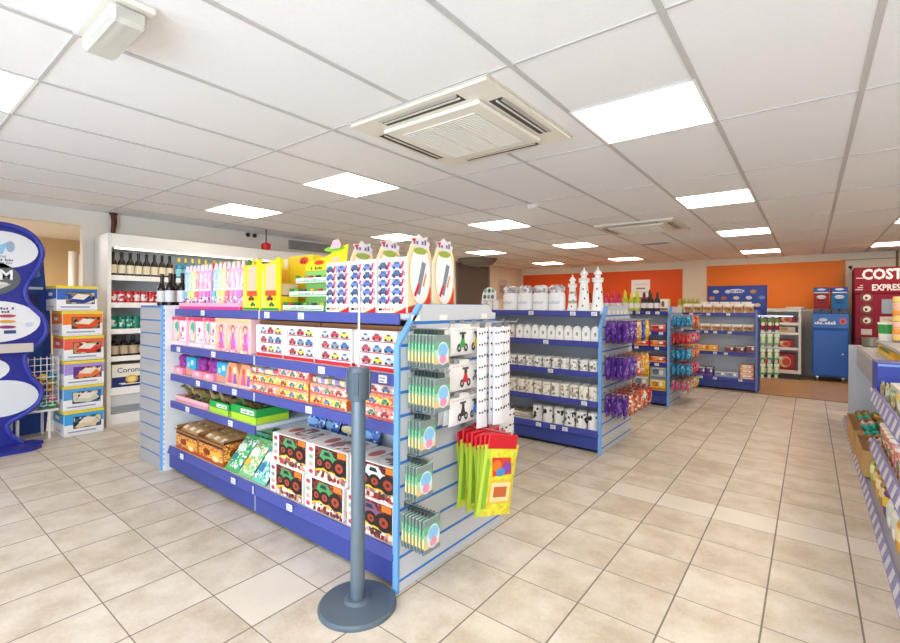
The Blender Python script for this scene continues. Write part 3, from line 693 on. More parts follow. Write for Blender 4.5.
def clear_pack():
    b = MB(); b.rbox(-.09, .09, -.06, .06, 0, .03, P('#c9cbd8 #8f86b8 #d95a6a #e9d9a0 #a3a7b8', 26), .004); t = MB(); t.rbox(-.08, .08, -.05, .05, .03, .055, C('#dfe4ee', .1, 0, .35), .012); t2 = MB(); t2.rbox(-.05, .04, -.03, .03, .03, .046, C('#a24a6e', .3), .006)
    return parts('toy_pack', b, ('blister', t), ('toy', t2))
K = Kind(clear_pack, 'toy pack', 'blister packs lying on the vehicle boxes')
for i, x in enumerate((-2.72, -2.55, -2.09, -1.92)): K.put(x, 1.60, .7685 + 2 * .0585, f'clear blister toy on vehicle boxes, {ORD[i]} from the doll packs', rz=(-1) ** (i // 2) * 6, sc=(.85, 1, 1))

# ------------------------------------------------------------------ fourth shelf: dinosaurs in trays
def dino(h, tall=1.0):
    def fn():
        m = C(h, .5)
        b = MB(); b.tube([(-.09, 0, .03), (-.06, .004, .042), (-.03, 0, .05), (0, 0, .056), (.03, 0, .056), (.045, 0, .066), (.06, 0, .085 * tall), (.072, 0, .098 * tall), (.095, 0, .096 * tall)], [.003, .008, .016, .024, .02, .014, .011, .012, .006], m, 10)
        l = []
        for x in (-.022, .026):
            for y in (-.013, .013):
                q = MB(); q.cyl((x, y, 0), (x, y, .045), .007, m, .011, 8); l.append(('leg', q))
        e = MB(); e.ball((.08, -.010, .1 * tall), .003, BLACK, 6); e.ball((.08, .010, .1 * tall), .003, BLACK, 6)
        return parts('toy_dinosaur', b, *l, ('eyes', e))
    return fn
KD = [Kind(dino(h, t), 'toy dinosaur', 'rubber dinosaurs in the trays') for h, t in (('#8a7a4a', 1), ('#6f7d4f', 1.2), ('#a88a5c', .9), ('#4a4a3c', 1.1), ('#b59a6a', 1.3), ('#7c5c3c', 1))]
dn = ['olive brown', 'grey green', 'tan', 'dark grey', 'sand', 'brown']
def big_tray(w, d, h, m1, m2, tilt_print):
    def fn():
        r = tray(w, d, h, m1, m2)(); p = MB(); q = p.face((0, -d / 2, 0), (1, 0, 0), (0, 0, 1)); q.k = .0012
        q.rect(-w * .1, h * .55, w * .42, h * .85, C('#e9f2ea')); q.scribble(w * .16, h * .7, w * .45, h * .18, C('#2c7a3c'), 9)
        if tilt_print: p.build('lettering', r)
        return r
    return fn
Kind(tray(.54, .23, .045, C('#e6b8bc', .5), C('#d98fa0', .5)), 'tray').put(-3.64, 1.645, .557, 'pale pink card tray of rubber dinosaurs by the slotted upright')
Kind(big_tray(.27, .23, .08, C('#2fa04a', .5), C('#a9d23c', .5), True), 'tray').put(-3.205, 1.645, .557, 'green card tray of rubber dinosaurs next to the pink tray')
Kind(big_tray(.31, .23, .095, C('#2a9c46', .5), C('#b4d636', .5), True), 'tray').put(-2.875, 1.645, .557, 'green card tray of rubber dinosaurs at the open end of its shelf')
k = 0
tn = ('pink tray', 'first green tray', 'green tray at the open end')
for ti, (tx, tw) in enumerate(((-3.64, .52), (-3.205, .25), (-2.875, .29))):
    n = int((tw - .03) / .052)
    for i in range(n):
        c_ = (k * 5 + ti) % 6
        KD[c_].put(tx - (n - 1) * .026 + i * .052, 1.645 + .004 * (i % 2), .5615, f'{dn[c_]} rubber dinosaur, {ORD[i]} in line in the {tn[ti]}', rz=90 if i % 2 else -90, sc=(1.05, .95, 1.15))
        k += 1
def strap_card():
    b = MB(); b.prism([(-.1, 0), (.1, 0), (.08, .05), (.0, .09), (-.09, .06)], (0, 0, 0), (1, 0, 0), (0, .35, .94), .003, C('#b09a74', .6)); p = MB(); p.face((0, 0, 0), (1, 0, 0), (0, .35, .94)).rect(-.07, .012, .05, .035, C('#8f7a55', .6)).ell(.03, .05, .02, .014, C('#6f6a4a', .6))
    return parts('header_card', b, ('print', p))
K = Kind(strap_card, 'card')
for i, x in enumerate((-3.2, -2.86)): K.put(x, 1.60, .712, f'folded tan header card lying on the dinosaurs, {ORD[i]} from the pink tray', rz=(8, -6)[i], rx=-72)

# ------------------------------------------------------------------ base deck
def kraft_carton():
    w, d, h = .40, .22, .19
    b = MB(); t = .005
    K_ = C('#a97446', .7)
    b.box(-w / 2, w / 2, -d / 2, d / 2, 0, t, K_); b.box(-w / 2, w / 2, -d / 2, -d / 2 + t, t, h * .8, K_); b.box(-w / 2, w / 2, d / 2 - t, d / 2, t, h * 1.05, K_); b.box(-w / 2, -w / 2 + t, -d / 2 + t, d / 2 - t, t, h, K_); b.box(w / 2 - t, w / 2, -d / 2 + t, d / 2 - t, t, h, K_)
    p = MB()
    for o, u, ww, hh in (((0, -d / 2, 0), (1, 0, 0), w / 2, h * .8), ((w / 2, 0, 0), (0, 1, 0), d / 2, h)):
        q = p.face(o, u, (0, 0, 1)); q.rect(-ww + .003, .003, ww - .003, hh - .02, P('#d9812c #c8601f #e8a050 #8a3a18 #d9812c #f0c878', 70, .45, (1, 1, 2))); q.rect(-ww + .003, .003, ww - .003, hh * .18, C('#b8501f')); q.pol([(-ww * .9, hh * .3), (ww * .7, hh * .35), (ww * .9, hh * .6), (-ww * .6, hh * .55)], C('#f0b640')); q.rect(-ww + .003, hh - .03, ww - .003, hh - .012, C('#4a2c18')); q.ell(-ww * .3, hh * .45, ww * .3, hh * .16, C('#8a3a18')); q.ell(ww * .4, hh * .25, ww * .25, hh * .13, C('#f3d9a0'))
    fl = MB(); fl.add([(-w / 2, -d / 2, h * .8), (w / 2, -d / 2, h * .8), (w / 2, -d / 2 - .02, h * .93), (-w / 2, -d / 2 - .02, h * .93)], [(0, 1, 2, 3), (3, 2, 1, 0)], K_)
    return parts('open_carton', b, ('print', p), ('flap', fl))
K = Kind(kraft_carton, 'carton', 'open orange and brown cartons')
K.put(-3.73, 1.65, .191, 'open orange and brown carton by the slotted upright', sc=(.92, 1, .9)); K.put(-3.345, 1.65, .191, 'open orange and brown carton next to the green bags', sc=(.92, 1, .95))
def sachet(cols, w=.1, h=.13, t=.03, name='sachet'):
    def fn():
        a, b_, c_ = [C(x, .35) for x in cols]
        m = MB(); m.pillow(w, h, t, lambda u, v: (b_ if abs(v - .62) < .14 else c_ if (u - .5) ** 2 * 4 + (v - .35) ** 2 * 9 < .25 else a), 8, 10); m2 = MB()
        m2.pillow(w, h * .09, .002, lambda u, v: b_, 2, 2, z0=h * .93)
        return parts(name, m, ('crimp', m2))
    return fn
K = Kind(sachet(('#c9a26c', '#b98a54', '#e9e0d0'), .12, .12, .035), 'sachet', 'tan sachets in the orange cartons')
for t, tx in enumerate((-3.73, -3.345)):
    for i in range(6): K.put(tx - .115 + (i // 2) * .115, 1.555 + .088 * (i % 2), .325, f'tan paper sachet, {ORD[i]} in the open orange carton {("by the slotted upright", "next to the green bags")[t]}', rx=-66, rz=(i * 47) % 10 - 5, sc=(.95, 1, .9))
def sweet_bag(c1, c2, c3, w=.165, h=.26, t=.042):
    def fn():
        m = MB(); a = P(f'{c1} {c1} {c2} {c3} {c1} #f0f0ea', 75, .3); m.pillow(w, h, t, lambda u, v: C(c1, .3) if v > .9 or v < .08 else a, 8, 12)
        p = MB(); q = p.face((0, -t / 2 - .002, h * .5), (1, 0, 0), (0, 0, 1)); q.ell(0, .03, w * .3, h * .12, C(c2, .35)); q.ell(-w * .1, -.04, w * .2, h * .1, C(c3, .35))
        return parts('sweet_bag', m, ('print', p))
    return fn
KG = [Kind(sweet_bag('#4fae62', '#dff0d8', '#2f8a8a'), 'bag', 'green sweet bags'), Kind(sweet_bag('#7cc07a', '#e9f0d8', '#e0b84a'), 'bag', 'green sweet bags'), Kind(sweet_bag('#6fc3a8', '#dff0ea', '#3b7fae'), 'bag', 'green sweet bags')]
gn = ['green', 'leaf green', 'mint']
for row_ in range(4):
    for i in range(3):
        g = (row_ * 2 + i) % 3
        KG[g].put(-3.065 + i * .172 + .006 * (row_ % 2), 1.545 + row_ * .066, .194, f'{gn[g]} sweet bag, {ORD[i]} from the orange carton, {ORD[row_]} row of the heap', rx=-40 + (i + row_) % 3)
KB_ = [Kind(sweet_bag('#2f5fb4', '#8fb4e4', '#4a8fd0', .17, .19, .06), 'bag', 'blue sweet bags'), Kind(sweet_bag('#2b57ac', '#e6d29a', '#d98a4a', .17, .19, .06), 'bag', 'blue sweet bags')]
MB_RISER = tag(parts('display_riser', MB().box(-2.55, -1.51, 1.80, 1.905, .192, .41, C('#c9ccd2', .5)), ('edge', MB().box(-2.55, -1.51, 1.795, 1.80, .40, .412, C('#aeb2ba', .5)))), 'plain grey riser block behind the monster truck boxes', 'riser')
for i in range(4): KB_[i == 2].put(-2.59 + i * .176, 1.855, .414, f'shiny blue sweet bag leaning on the riser, {ORD[i]} from the green bags', rx=-14, rz=(10, -12, 6, -4)[i])

def truck_box(c1):
    def fn():
        w, h, d = .333, .176, .22
        b = MB(); b.rbox(-w / 2, w / 2, -d / 2, d / 2, 0, h, C('#ece8e4', .4), .003)
        p = MB(); q = p.face((0, -d / 2, 0), (1, 0, 0), (0, 0, 1)); tc_ = C(c1)
        q.rect(-w * .3, .004, w * .49, h * .98, P('#4a1f24 #6a2a26 #2e1a1c #8a3a30 #3a2426 #a84a3a', 75)); q.pol([(-w * .3, .004), (w * .49, .004), (w * .49, h * .25), (-w * .1, h * .32), (-w * .3, h * .22)], P('#e8d9c4 #c8988a #8a6a5a #b84038 #f0e6d8 #4a3a36', 45)); q.pol([(-w * .3, h * .2), (-w * .1, h * .3), (w * .49, h * .22), (w * .49, h * .26), (-w * .1, h * .36), (-w * .3, h * .25)], C('#f0c62a'))
        q.rect(-w * .49, .004, -w * .31, h * .98, C('#f3efec'))
        for k in range(4): q.ell(-w * .4, h * (.14 + .23 * k), w * .06, h * .07, C(('#c8404a', '#d8a08a', '#8fa37c', '#b9404a')[k]))
        q.pol([(-w * .18, h * .6), (w * .34, h * .6), (w * .34, h * .72), (w * .2, h * .76), (w * .12, h * .92), (-w * .1, h * .92), (-w * .16, h * .76)], tc_); q.pol([(-w * .07, h * .76), (w * .11, h * .76), (w * .07, h * .87), (-w * .05, h * .87)], C('#22303a'))
        for a, rr in ((-.17, .12), (.05, .13), (.32, .17)): q.ell(w * a, h * .5, w * rr, h * rr * 1.5, C('#26221f')); q.ell(w * a, h * .5, w * rr * .55, h * rr * .8, C('#a8442f')); q.ell(w * a, h * .5, w * rr * .2, h * rr * .3, C('#3a2a26'))
        q.scribble(w * .16, h * .13, w * .55, h * .13, C('#7a2a2c'), 7)
        q.rect(w * .28, h * .8, w * .48, h * .97, C('#e87a2a'))
        t = p.face((0, 0, h), (1, 0, 0), (0, 1, 0)); t.rect(-w * .47, -d * .44, w * .47, d * .44, C('#efe6e0')); t.rect(-w * .1, -d * .4, w * .45, d * .4, P('#c8b8b4 #e0d4d0 #a86a6a #7a5a5a #e9e0dc', 35)); t.ell(-w * .25, 0, w * .1, d * .25, C('#c86a62'))
        s = p.face((w / 2, 0, 0), (0, 1, 0), (0, 0, 1)); s.rect(-d * .48, .004, d * .48, h * .98, C('#efe3da')); s.rect(-d * .4, h * .1, d * .4, h * .3, C('#c8404a')); s.ell(0, h * .6, d * .3, h * .2, tc_)
        return parts('monster_truck_box', b, ('print', p))
    return fn
KT = [Kind(truck_box(h), 'toy box', 'monster truck boxes') for h in ('#4f9a5c', '#dcdcd8', '#8a5a7a', '#d8bf3a')]
tn_ = ['green truck', 'white truck', 'mauve truck', 'yellow truck']
for si, (x, ks) in enumerate(((-2.40, (0, 0)), (-2.05, (0, 0)), (-1.69, (2, 1)))):
    for k, t in enumerate(ks):
        KT[t].put(x + .012 * k, 1.645 + .01 * k, .191 + k * .1765, f'monster truck box with {tn_[t]}, {("lower", "upper")[k]} one of the {("stack against the green bags", "middle stack", "stack at the end panel")[si]}', rz=(-.6, .6)[k])
# ------------------------------------------------------------------ hanging stock on the end panel
def bubble_card():
    b = MB(); b.rbox(-.055, .055, -.004, .004, -.15, 0, C('#9fbfae', .3), .002)
    p = MB(); q = p.face((0, -.004, 0), (1, 0, 0), (0, 0, 1)); q.rect(-.053, -.03, .053, -.002, C('#86938f')); q.rect(-.053, -.065, .053, -.03, C('#6fb78a')); q.rect(-.053, -.10, .053, -.065, C('#b9d7b0')); q.rect(-.053, -.128, .053, -.10, C('#e8c98a')); q.rect(-.053, -.148, .053, -.128, C('#7f8c90')); q.ell(.008, -.082, .042, .052, C('#d9e8f0')); q.ell(.008, -.068, .034, .03, C('#8cc7ee')); q.ell(.008, -.108, .024, .02, C('#ee9ab4'))
    for sd in (-1, 1):
        q = p.face((sd * .055, 0, 0), (0, sd, 0), (0, 0, 1)); q.rect(-.004, -.04, .004, -.002, C('#6a7470')); q.rect(-.004, -.075, .004, -.04, C('#6fb78a')); q.rect(-.004, -.12, .004, -.075, C('#ecd08a')); q.rect(-.004, -.148, .004, -.12, C('#566068'))
    t = MB(); t.box(-.022, .022, -.0015, .0015, 0, .022, C('#4e5856', .4))
    return parts('bubble_toy_pack', b, ('print', p), ('hang_tab', t))
K = Kind(bubble_card, 'toy pack', 'green bubble toy packs hung on the end panel')
for ci, (y, zt, n) in enumerate(((1.60, 1.178, 8), (1.605, .985, 8), (1.605, .785, 4), (1.585, .585, 4), (1.565, .372, 7))):
    hook(main, GX + .002, y, zt + .0255, .045 + n * .0205)
    for i in range(n): K.put(GX + .03 + i * .0205, y, zt, f'green and amber bubble toy pack, {ORD[i]} out from the panel on the {("top", "second", "third", "fourth", "bottom")[ci]} hook', rz=90)
def bike_pouch(cols):
    def fn():
        b = MB(); b.pillow(.27, .135, .026, lambda u, v: C('#f1f0ee', .45), 10, 8, .06, -.135)
        p = MB(); q = p.face((0, -.0136, -.068), (1, 0, 0), (0, 0, 1))
        for cx, c, k in cols:
            for a in (-.024, .024): q.ell(cx + a * k, -.026 * k, .015 * k, .018 * k, C('#3a3a3c'), 12); q.ell(cx + a * k, -.026 * k, .006 * k, .008 * k, C('#c9c4c0'), 8)
            q.pol([(cx - .026 * k, -.024 * k), (cx + .022 * k, -.024 * k), (cx + .012 * k, .012 * k), (cx + .006 * k, .03 * k), (cx - .004 * k, .03 * k), (cx - .01 * k, .008 * k)], C(c)); q.rect(cx - .022 * k, .032 * k, cx + .024 * k, .042 * k, C('#5a5a5a')); q.ell(cx + .002 * k, .024 * k, .011 * k, .012 * k, C('#4a4440'))
        q.scribble(0, .058, .24, .005, C('#b9b6b2'), 30)
        t = MB(); t.box(-.04, .04, -.0015, .0015, -.004, .018, CARD)
        return parts('printed_pouch', b, ('print', p), ('hang_tab', t))
    return fn
for ci, (y, zt, cols) in enumerate(((1.905, 1.198, ((-.045, '#4aa35c', 1.15), (.075, '#e6c92e', 1.15))), (1.895, 1.02, ((-.01, '#d8303c', 1.15), (.075, '#8a8480', .6), (.11, '#6a6a70', .5))), (1.895, .852, ((-.03, '#3c3c40', 1.1), (.075, '#5a8ac8', 1.1))))):
    K = Kind(bike_pouch(cols), 'pouch', 'white pouches printed with toy motorbikes')
    hook(main, GX + .002, y, zt + .0215, .125)
    for i in range(3): K.put(GX + .022 + i * .033, y, zt, f'white pouch printed with motorbikes, {ORD[i]} out from the panel on the {("upper", "middle", "lower")[ci]} pouch hook', rz=90)
def dotted_strip(ln):
    def fn():
        b = MB(); b.pillow(.078, ln, .016, lambda u, v: C('#f0f0f2', .5), 6, 14, .03, -ln); p = MB()
        for o, u in (((0, -.0092, 0), (1, 0, 0)),):
            q = p.face(o, u, (0, 0, 1))
            k = 0
            z = -.03
            while z > -ln + .03:
                for a in (-.028, -.009, .01, .029): q.ell(a, z + .004 * math.sin(a * 90), .0062, .006, C('#4a4650'), 8)
                z -= .058
        t = MB(); t.box(-.02, .02, -.0015, .0015, -.004, .02, C('#7a7d84', .4))
        return parts('dotted_strip', b, ('print', p), ('hang_tab', t))
    return fn
K = Kind(dotted_strip(.52), 'hanging strip', 'long white dotted strips')
for ci, (y, n, x) in enumerate(((1.985, 1, .135), (2.10, 2, .135), (2.205, 1, .145))):
    hook(main, GX + .002, y, 1.224, .15 + .03 * ci)
    for i in range(n): K.put(GX + x + i * .028, y, 1.20, f'long white strip with rows of black dots, {ORD[i]} out on the {("hook by the pouches", "middle strip hook", "outermost strip hook")[ci]}', rz=(80, 76, 86)[ci])
K = Kind(dotted_strip(.27), 'hanging strip', 'short white dotted strips')
hook(main, GX + .002, 2.29, .734, .12)
for i in range(3): K.put(GX + .05 + i * .026, 2.29, .71, f'short dotted white strip hung low beside the yellow bags, {ORD[i]} out from the panel', rz=90, sc=(2.2, 1, 1))
def yellow_bag():
    b = MB(); y_ = P('#e6df3a #e6df3a #ece65a #dcd83a #e2c83a', 40, .35); g_ = C('#bfd24a', .35)
    b.pillow(.24, .34, .02, lambda u, v: y_ if u > .2 else g_, 12, 14, .05, -.34)
    h = MB(); h.rbox(-.10, .10, -.006, .006, -.02, .05, RED, .003)
    p = MB(); q = p.face((0, -.0115, 0), (1, 0, 0), (0, 0, 1)); q.pol([(-.07, -.06), (.06, -.06), (.08, -.14), (-.05, -.15)], C('#d8452f')); q.ell(-.03, -.1, .03, .028, C('#e87a2a')); q.ell(.04, -.11, .032, .03, C('#8a4a9c')); q.ell(.0, -.13, .03, .02, C('#4a8fc8')); q.rect(-.06, -.28, .09, -.17, C('#e8c23a')); q.rect(-.05, -.27, .08, -.18, C('#f0d9a0')); q.rect(-.03, -.25, .06, -.2, C('#c8673a')); q.pol([(-.1, -.3), (-.07, -.3), (-.08, -.08), (-.1, -.06)], C('#8ab83a'))
    return parts('party_bag', b, ('header_card', h), ('print', p))
K = Kind(yellow_bag, 'party bag', 'yellow party bags with red headers')
hook(main, GX + .002, 2.0, .6745, .30)
for i in range(8): K.put(GX + .045 + i * .032, 2.0 - .004 * i, .620, f'yellow party bag with red header, {ORD[i]} out from the end panel', rz=90 + (i % 3) * 2 - 2, ry=0, rx=0).rotation_euler = (R((-6, 4, -3, 6, -4, 3, 7, 10)[i]) * 0, R((-7, 5, -3, 3, -5, 4, 7, 11)[i]), R((90, 90, 89, 88, 86, 84, 81, 76)[i]))
# ------------------------------------------------------------------ belt post
r = tag(empty('barrier_post', (-1.548, 1.343, 0)), 'grey metal barrier post on a round base in front of the toy gondola', 'barrier post')
G1 = C('#71808c', .32, .5); G2 = C('#596571', .4, .3)
m = MB(); m.lathe([(.168, 0), (.168, .012), (.160, .02), (.06, .030), (.048, .040), (0, .040)], C('#5f6c78', .35, .2), n=48); m.build('base', r)
m = MB(); m.cyl((0, 0, .038), (0, 0, .93), .031, G1, n=32); m.build('pole', r)
m = MB(); m.lathe([(.033, .895), (.046, .90), (.048, .925), (.048, 1.02), (.044, 1.038), (0, 1.038)], G2, n=32); c_ = m.build('head', r)
for a in range(4):
    m = MB(); m.box(-.012, .012, -.053, -.047, .925, 1.02, C('#4a5560', .4)); m.build('belt_slot', c_).rotation_euler.z = a * PI / 2 + .6
m = MB(); m.cyl((0, 0, 1.036), (0, 0, 1.40), .006, C('#d5d8dc', .2, .8), n=12); m.build('sign_rod', r)

# ================================================================== SECOND GONDOLA (white souvenirs)
G2X = -1.45
g2 = gondola('second gondola along, shelves of white souvenirs and lighthouses', -3.95, G2X, 4.03, 4.93,
             [(1.268, 4.05, -3.95, G2X - .024), (.995, 4.03, -3.95, G2X - .024), (.724, 4.03, -3.95, G2X - .024), (.460, 4.03, -3.95, G2X - .024)], .195, [-2.7],
             [(-2.15, -1.72, -1.52), (-1.98,), (-1.93,), (-1.6,), (-2.05, -1.9, -1.78)], strip=C('#454a98', .35))
for k in range(5): MB().box(G2X + .001, G2X + .004, 4.2 + k * .12, 4.25 + k * .12, 1.24, 1.275, CARD).build('panel_ticket', g2)
def lighthouse(s):
    def fn():
        W = C('#f0efec', .5); b = MB(); b.lathe([(.062 * s, 0), (.062 * s, .02 * s), (.055 * s, .03 * s), (.036 * s, .27 * s), (.05 * s, .275 * s), (.05 * s, .29 * s)], W, n=24)
        g = MB(); g.lathe([(.05 * s, .29 * s), (.052 * s, .292 * s), (.052 * s, .315 * s), (.05 * s, .315 * s), (.05 * s, .292 * s)], C('#dcdbd8', .5), n=24)
        l = MB(); l.lathe([(.026 * s, .29 * s), (.026 * s, .345 * s), (.04 * s, .35 * s), (.038 * s, .358 * s), (.02 * s, .385 * s), (.008 * s, .395 * s), (.006 * s, .42 * s), (0, .422 * s)], W, n=16)
        ws = []
        for z, a in ((.21, -80), (.12, -60), (.05, -80), (.18, -20)):
            q = R(a); rr = (.057 - .08 * z) * s; c = (rr * math.cos(q), rr * math.sin(q), z * s); ws.append(('window', MB().ball(c, .008 * s, C('#6a6a70', .4), 8, (1, 1, 1.5))))
        return parts('lighthouse', b, ('balcony', g), ('lantern_room', l), *ws)
    return fn
K = Kind(lighthouse(.97), 'lighthouse', 'tall white lighthouses')
K.put(-1.537, 4.18, 1.269, 'tall white model lighthouse right at the blue slatted end'); K.put(-1.672, 4.19, 1.269, 'tall white model lighthouse, next in from the blue slatted end')
def lighthouse_small():
    r = lighthouse(.82)(); MB().lathe([(.0425, .07), (.039, .10)], C('#b9a78c', .5), n=24).build('painted_band', r); MB().lathe([(.0355, .16), (.033, .185)], C('#c9bca8', .5), n=24).build('painted_band', r); return r
Kind(lighthouse_small, 'lighthouse').put(-1.785, 4.19, 1.269, 'smaller model lighthouse with tan bands beside the lettered bags')
def letter_bag():
    b = MB(); b.lathe([(.075, 0), (.085, .01), (.086, .14), (.078, .17), (.07, .175)], C('#f0eff0', .5), n=20, sy=.7)
    t = MB(); t.lathe([(.07, .174), (.082, .20), (.085, .225), (.05, .25), (0, .252)], P('#c9c6c8 #e6e2e4 #9a94a4 #b9b0a8', 40), n=20, sy=.7)
    p = MB(); q = p.face((0, -.0615, .08), (1, 0, 0), (0, 0, 1)); q.text('schach', 0, 0, .03, C('#9aa3b4'))
    return parts('souvenir_bag', b, ('tied_top', t), ('lettering', p))
K = Kind(letter_bag, 'souvenir bag', 'white lettered souvenir bags')
for i in range(4): K.put(-2.45 + i * .172, 4.17, 1.269, f'white souvenir bag with grey lettering and patterned top, {ORD[3 - i]} counted from the lighthouses', sc=(.98, .98, 1))
def small_jar():
    b = MB(); b.lathe([(.03, 0), (.032, .005), (.032, .08), (.024, .095)], C('#e6e4e2', .3), n=14); l = MB(); l.lathe([(.027, .094), (.027, .108), (0, .109)], C('#d8d6d2', .3), n=14); return parts('small_jar', b, ('lid', l))
K = Kind(small_jar, 'jar', 'small white jars on the souvenir shelf')
for i in range(3): K.put(-2.745 + i * .075, 4.12, 1.269, f'small white jar, {ORD[2 - i]} counted from the lettered bags')
r = tag(empty('badge_stand', (-2.78, 4.24, 1.273)), 'white arched card stand of small round badges beside the jars', 'display stand')
m = MB(); m.prism([(-.09, 0), (.09, 0), (.09, .15)] + [(.09 * math.cos(t), .16 + .09 * math.sin(t)) for t in [PI * k / 10 for k in range(11)]] + [(-.09, .15)], (0, 0, 0), (1, 0, 0), (0, .15, .98), .01, CARD); m.build('board', r)
for k in range(9):
    a = MB(); q = a.face((-.05 + .05 * (k % 3), -.002 + .0 * k, .07 + .06 * (k // 3)), (1, 0, 0), (0, .15, .98)); q.ell(0, .008 * (k // 3), .02, .024, C(('#7fb08a', '#6a7a86', '#9ac0a0', '#56606c')[k % 4], .3)); o = a.build('badge', r); o.location.y = .0095 * (k // 3) + .008
def arch_plate(c):
    def fn():
        b = MB(); o = [(-.05, 0), (.05, 0), (.052, .06)] + [(.052 * math.cos(t), .07 + .065 * math.sin(t)) for t in [PI * k / 10 for k in range(11)]] + [(-.052, .06)]
        b.prism(o, (0, -.03, 0), (1, 0, 0), (0, 0, 1), .06, C(c, .35)); p = MB(); q = p.face((0, -.03, 0), (1, 0, 0), (0, 0, 1)); q.pol([(a * .78, .012 + z * .8) for a, z in o], C('#dcdcd8', .4)); q.pol([(a * .7, .016 + z * .74) for a, z in o], C('#f4f3f0', .4)); q.ell(0, .06, .016, .02, C('#b4b6b2')); q.ell(0, .065, .008, .01, C('#8d918e'))
        return parts('souvenir_ornament', b, ('print', p))
    return fn
K = Kind(arch_plate('#efeeec'), 'ornament', 'white arched ornaments')
for i in range(10): K.put(-1.525 - i * .086, 4.12, .996, f'white arched china ornament, {ORD[i]} in from the blue slatted end', sc=(.78, 1, 1))
def brown_orn():
    b = MB(); b.prism([(-.045, 0), (.045, 0), (.045, .08), (.03, .13), (.0, .1), (-.03, .13), (-.045, .08)], (0, -.025, 0), (1, 0, 0), (0, 0, 1), .05, C('#e9e4dc', .4)); p = MB(); q = p.face((0, -.025, 0), (1, 0, 0), (0, 0, 1)); q.ell(-.01, .06, .02, .022, C('#b79a7a')); q.ell(.02, .04, .014, .014, C('#6a5a4c')); q.rect(-.04, .01, .04, .02, C('#c9b090')); return parts('souvenir_ornament', b, ('print', p))
K = Kind(brown_orn, 'ornament', 'patterned notched ornaments')
for i in range(4): K.put(-2.41 - i * .1, 4.12, .996, f'notched china ornament with brown picture, {ORD[i]} past the white arched ones')
def mug(w, h, c, spots, scale=70):
    def fn():
        b = MB(); rr = w / 2; b.lathe([(rr * .95, 0), (rr, .004), (rr, h), (rr - .004, h), (rr - .004, .008), (0, .008)], C(c, .3), n=22)
        p = MB(); p.lathe([(rr + .0006, h * .12), (rr + .0006, h * .86)], P(spots, scale), n=22)
        hd = MB(); hd.tube([(rr - .002 + .0, 0, h * .82), (rr + .018, 0, h * .8), (rr + .026, 0, h * .55), (rr + .018, 0, h * .3), (rr - .002, 0, h * .25)], .0045, C(c, .3), 8)
        return parts('mug', b, ('print', p), ('handle', hd))
    return fn
K = Kind(mug(.082, .095, '#efede9', '#efede9 #f2f0ec #d8d4cc #a8a49a #efede9 #6a6a62 #efede9', 55), 'mug', 'small white printed mugs')
for i in range(13):
    K.put(-1.535 - i * .092, 4.09, .725, f'small white grey-print mug on the middle shelf, {ORD[i]} from the slatted end', rz=-75 + (i * 29) % 30)
    K.put(-1.56 - i * .092, 4.21, .725, f'small white grey-print mug on the middle shelf, back row, {ORD[i]} from the slatted end', rz=-75 + (i * 29) % 30)
K = Kind(mug(.085, .125, '#efeae0', '#efeae0 #f3eee4 #dcd2c0 #efeae0 #b9a88c #efeae0 #8f8a78', 45), 'mug', 'tall cream mugs')
for i in range(13):
    K.put(-1.535 - i * .092, 4.09, .461, f'tall cream tan-print mug on the lower shelf, {ORD[i]} from the slatted end', rz=-75 + (i * 31) % 30)
    K.put(-1.56 - i * .092, 4.21, .461, f'tall cream tan-print mug on the lower shelf, back row, {ORD[i]} from the slatted end', rz=-75 + (i * 31) % 30)
K = Kind(mug(.1, .15, '#f0eeea', '#f0eeea #1f1f1f #f0eeea #f3f1ee #2a2a2a #f0eeea #f0eeea', 38), 'mug', 'white mugs with cow patches')
for i in range(6): K.put(-1.545 - i * .112, 4.12, .196, f'big white mug with black cow patches on the base, {ORD[i]} from the slatted end', rz=-60 + (i * 41) % 40)
def cloth(c1, c2):
    def fn():
        b = MB(); b.rbox(-.15, .15, -.11, .11, 0, .025, C(c1, .8), .008); p = MB(); q = p.face((0, 0, .025), (1, 0, 0), (0, 1, 0)); q.rect(-.13, -.09, .13, .09, P('#e6dccb #d8cab2 #e6dccb #c9b89c #9aa08c', 28)); q.rect(.05, -.09, .08, .09, C(c2, .8)); return parts('folded_towel', b, ('print', p))
    return fn
K = Kind(cloth('#e4d9c6', '#b9a27c'), 'towel')
for i, (x, y, z, rz, w) in enumerate(((-2.35, 4.235, .196, 8, 'lowest of the little pile'), (-2.345, 4.235, .222, -10, 'topmost of the little pile'), (-2.70, 4.23, .196, 6, 'lying apart from the pile'))): K.put(x, y, z, f'folded beige printed towel beside the cow-patch mugs, {w}', rz=rz)
def crisp(c1, c2, c3, w=.13, h=.2, t=.04):
    def fn():
        a, b_, d = P(f'{c1} {c1} {c3} {c1} {c2}', 40, .3), P(f'{c2} #f0e8e2 {c2} {c1}', 60, .3), C(c3, .3); m = MB()
        m.pillow(w, h, t, lambda u, v: (d if v < .16 or v > .88 else b_ if (u - .5) ** 2 * 5 + (v - .48) ** 2 * 14 < .55 else a), 9, 12, .08, -h)
        p = MB(); q = p.face((0, -t / 2 - .0025, 0), (1, 0, 0), (0, 0, 1)); q.pol([(-w * .2, -h * .62), (w * .15, -h * .58), (w * .22, -h * .44), (-w * .15, -h * .4)], C(c3, .3)); q.ell(w * .05, -h * .5, w * .12, h * .06, C('#f4f0ea', .3))
        return parts('hanging_sweet_bag', m, ('print', p))
    return fn
def hang_row(root, x, ys, z, kinds, names, depth, where, n=3, ry=0):
    for yi, y in enumerate(ys):
        hook(root, x + .002, y, z + .0045, .03 + n * depth)
        for i in range(n):
            kk = kinds[yi]
            CR[kk].put(x + .04 + i * depth, y, z, f'{names[kk]} bag, {ORD[i]} out on {ORD[yi]} hook, {where}', rz=90 + (i * 13 + yi * 7) % 5 - 2)
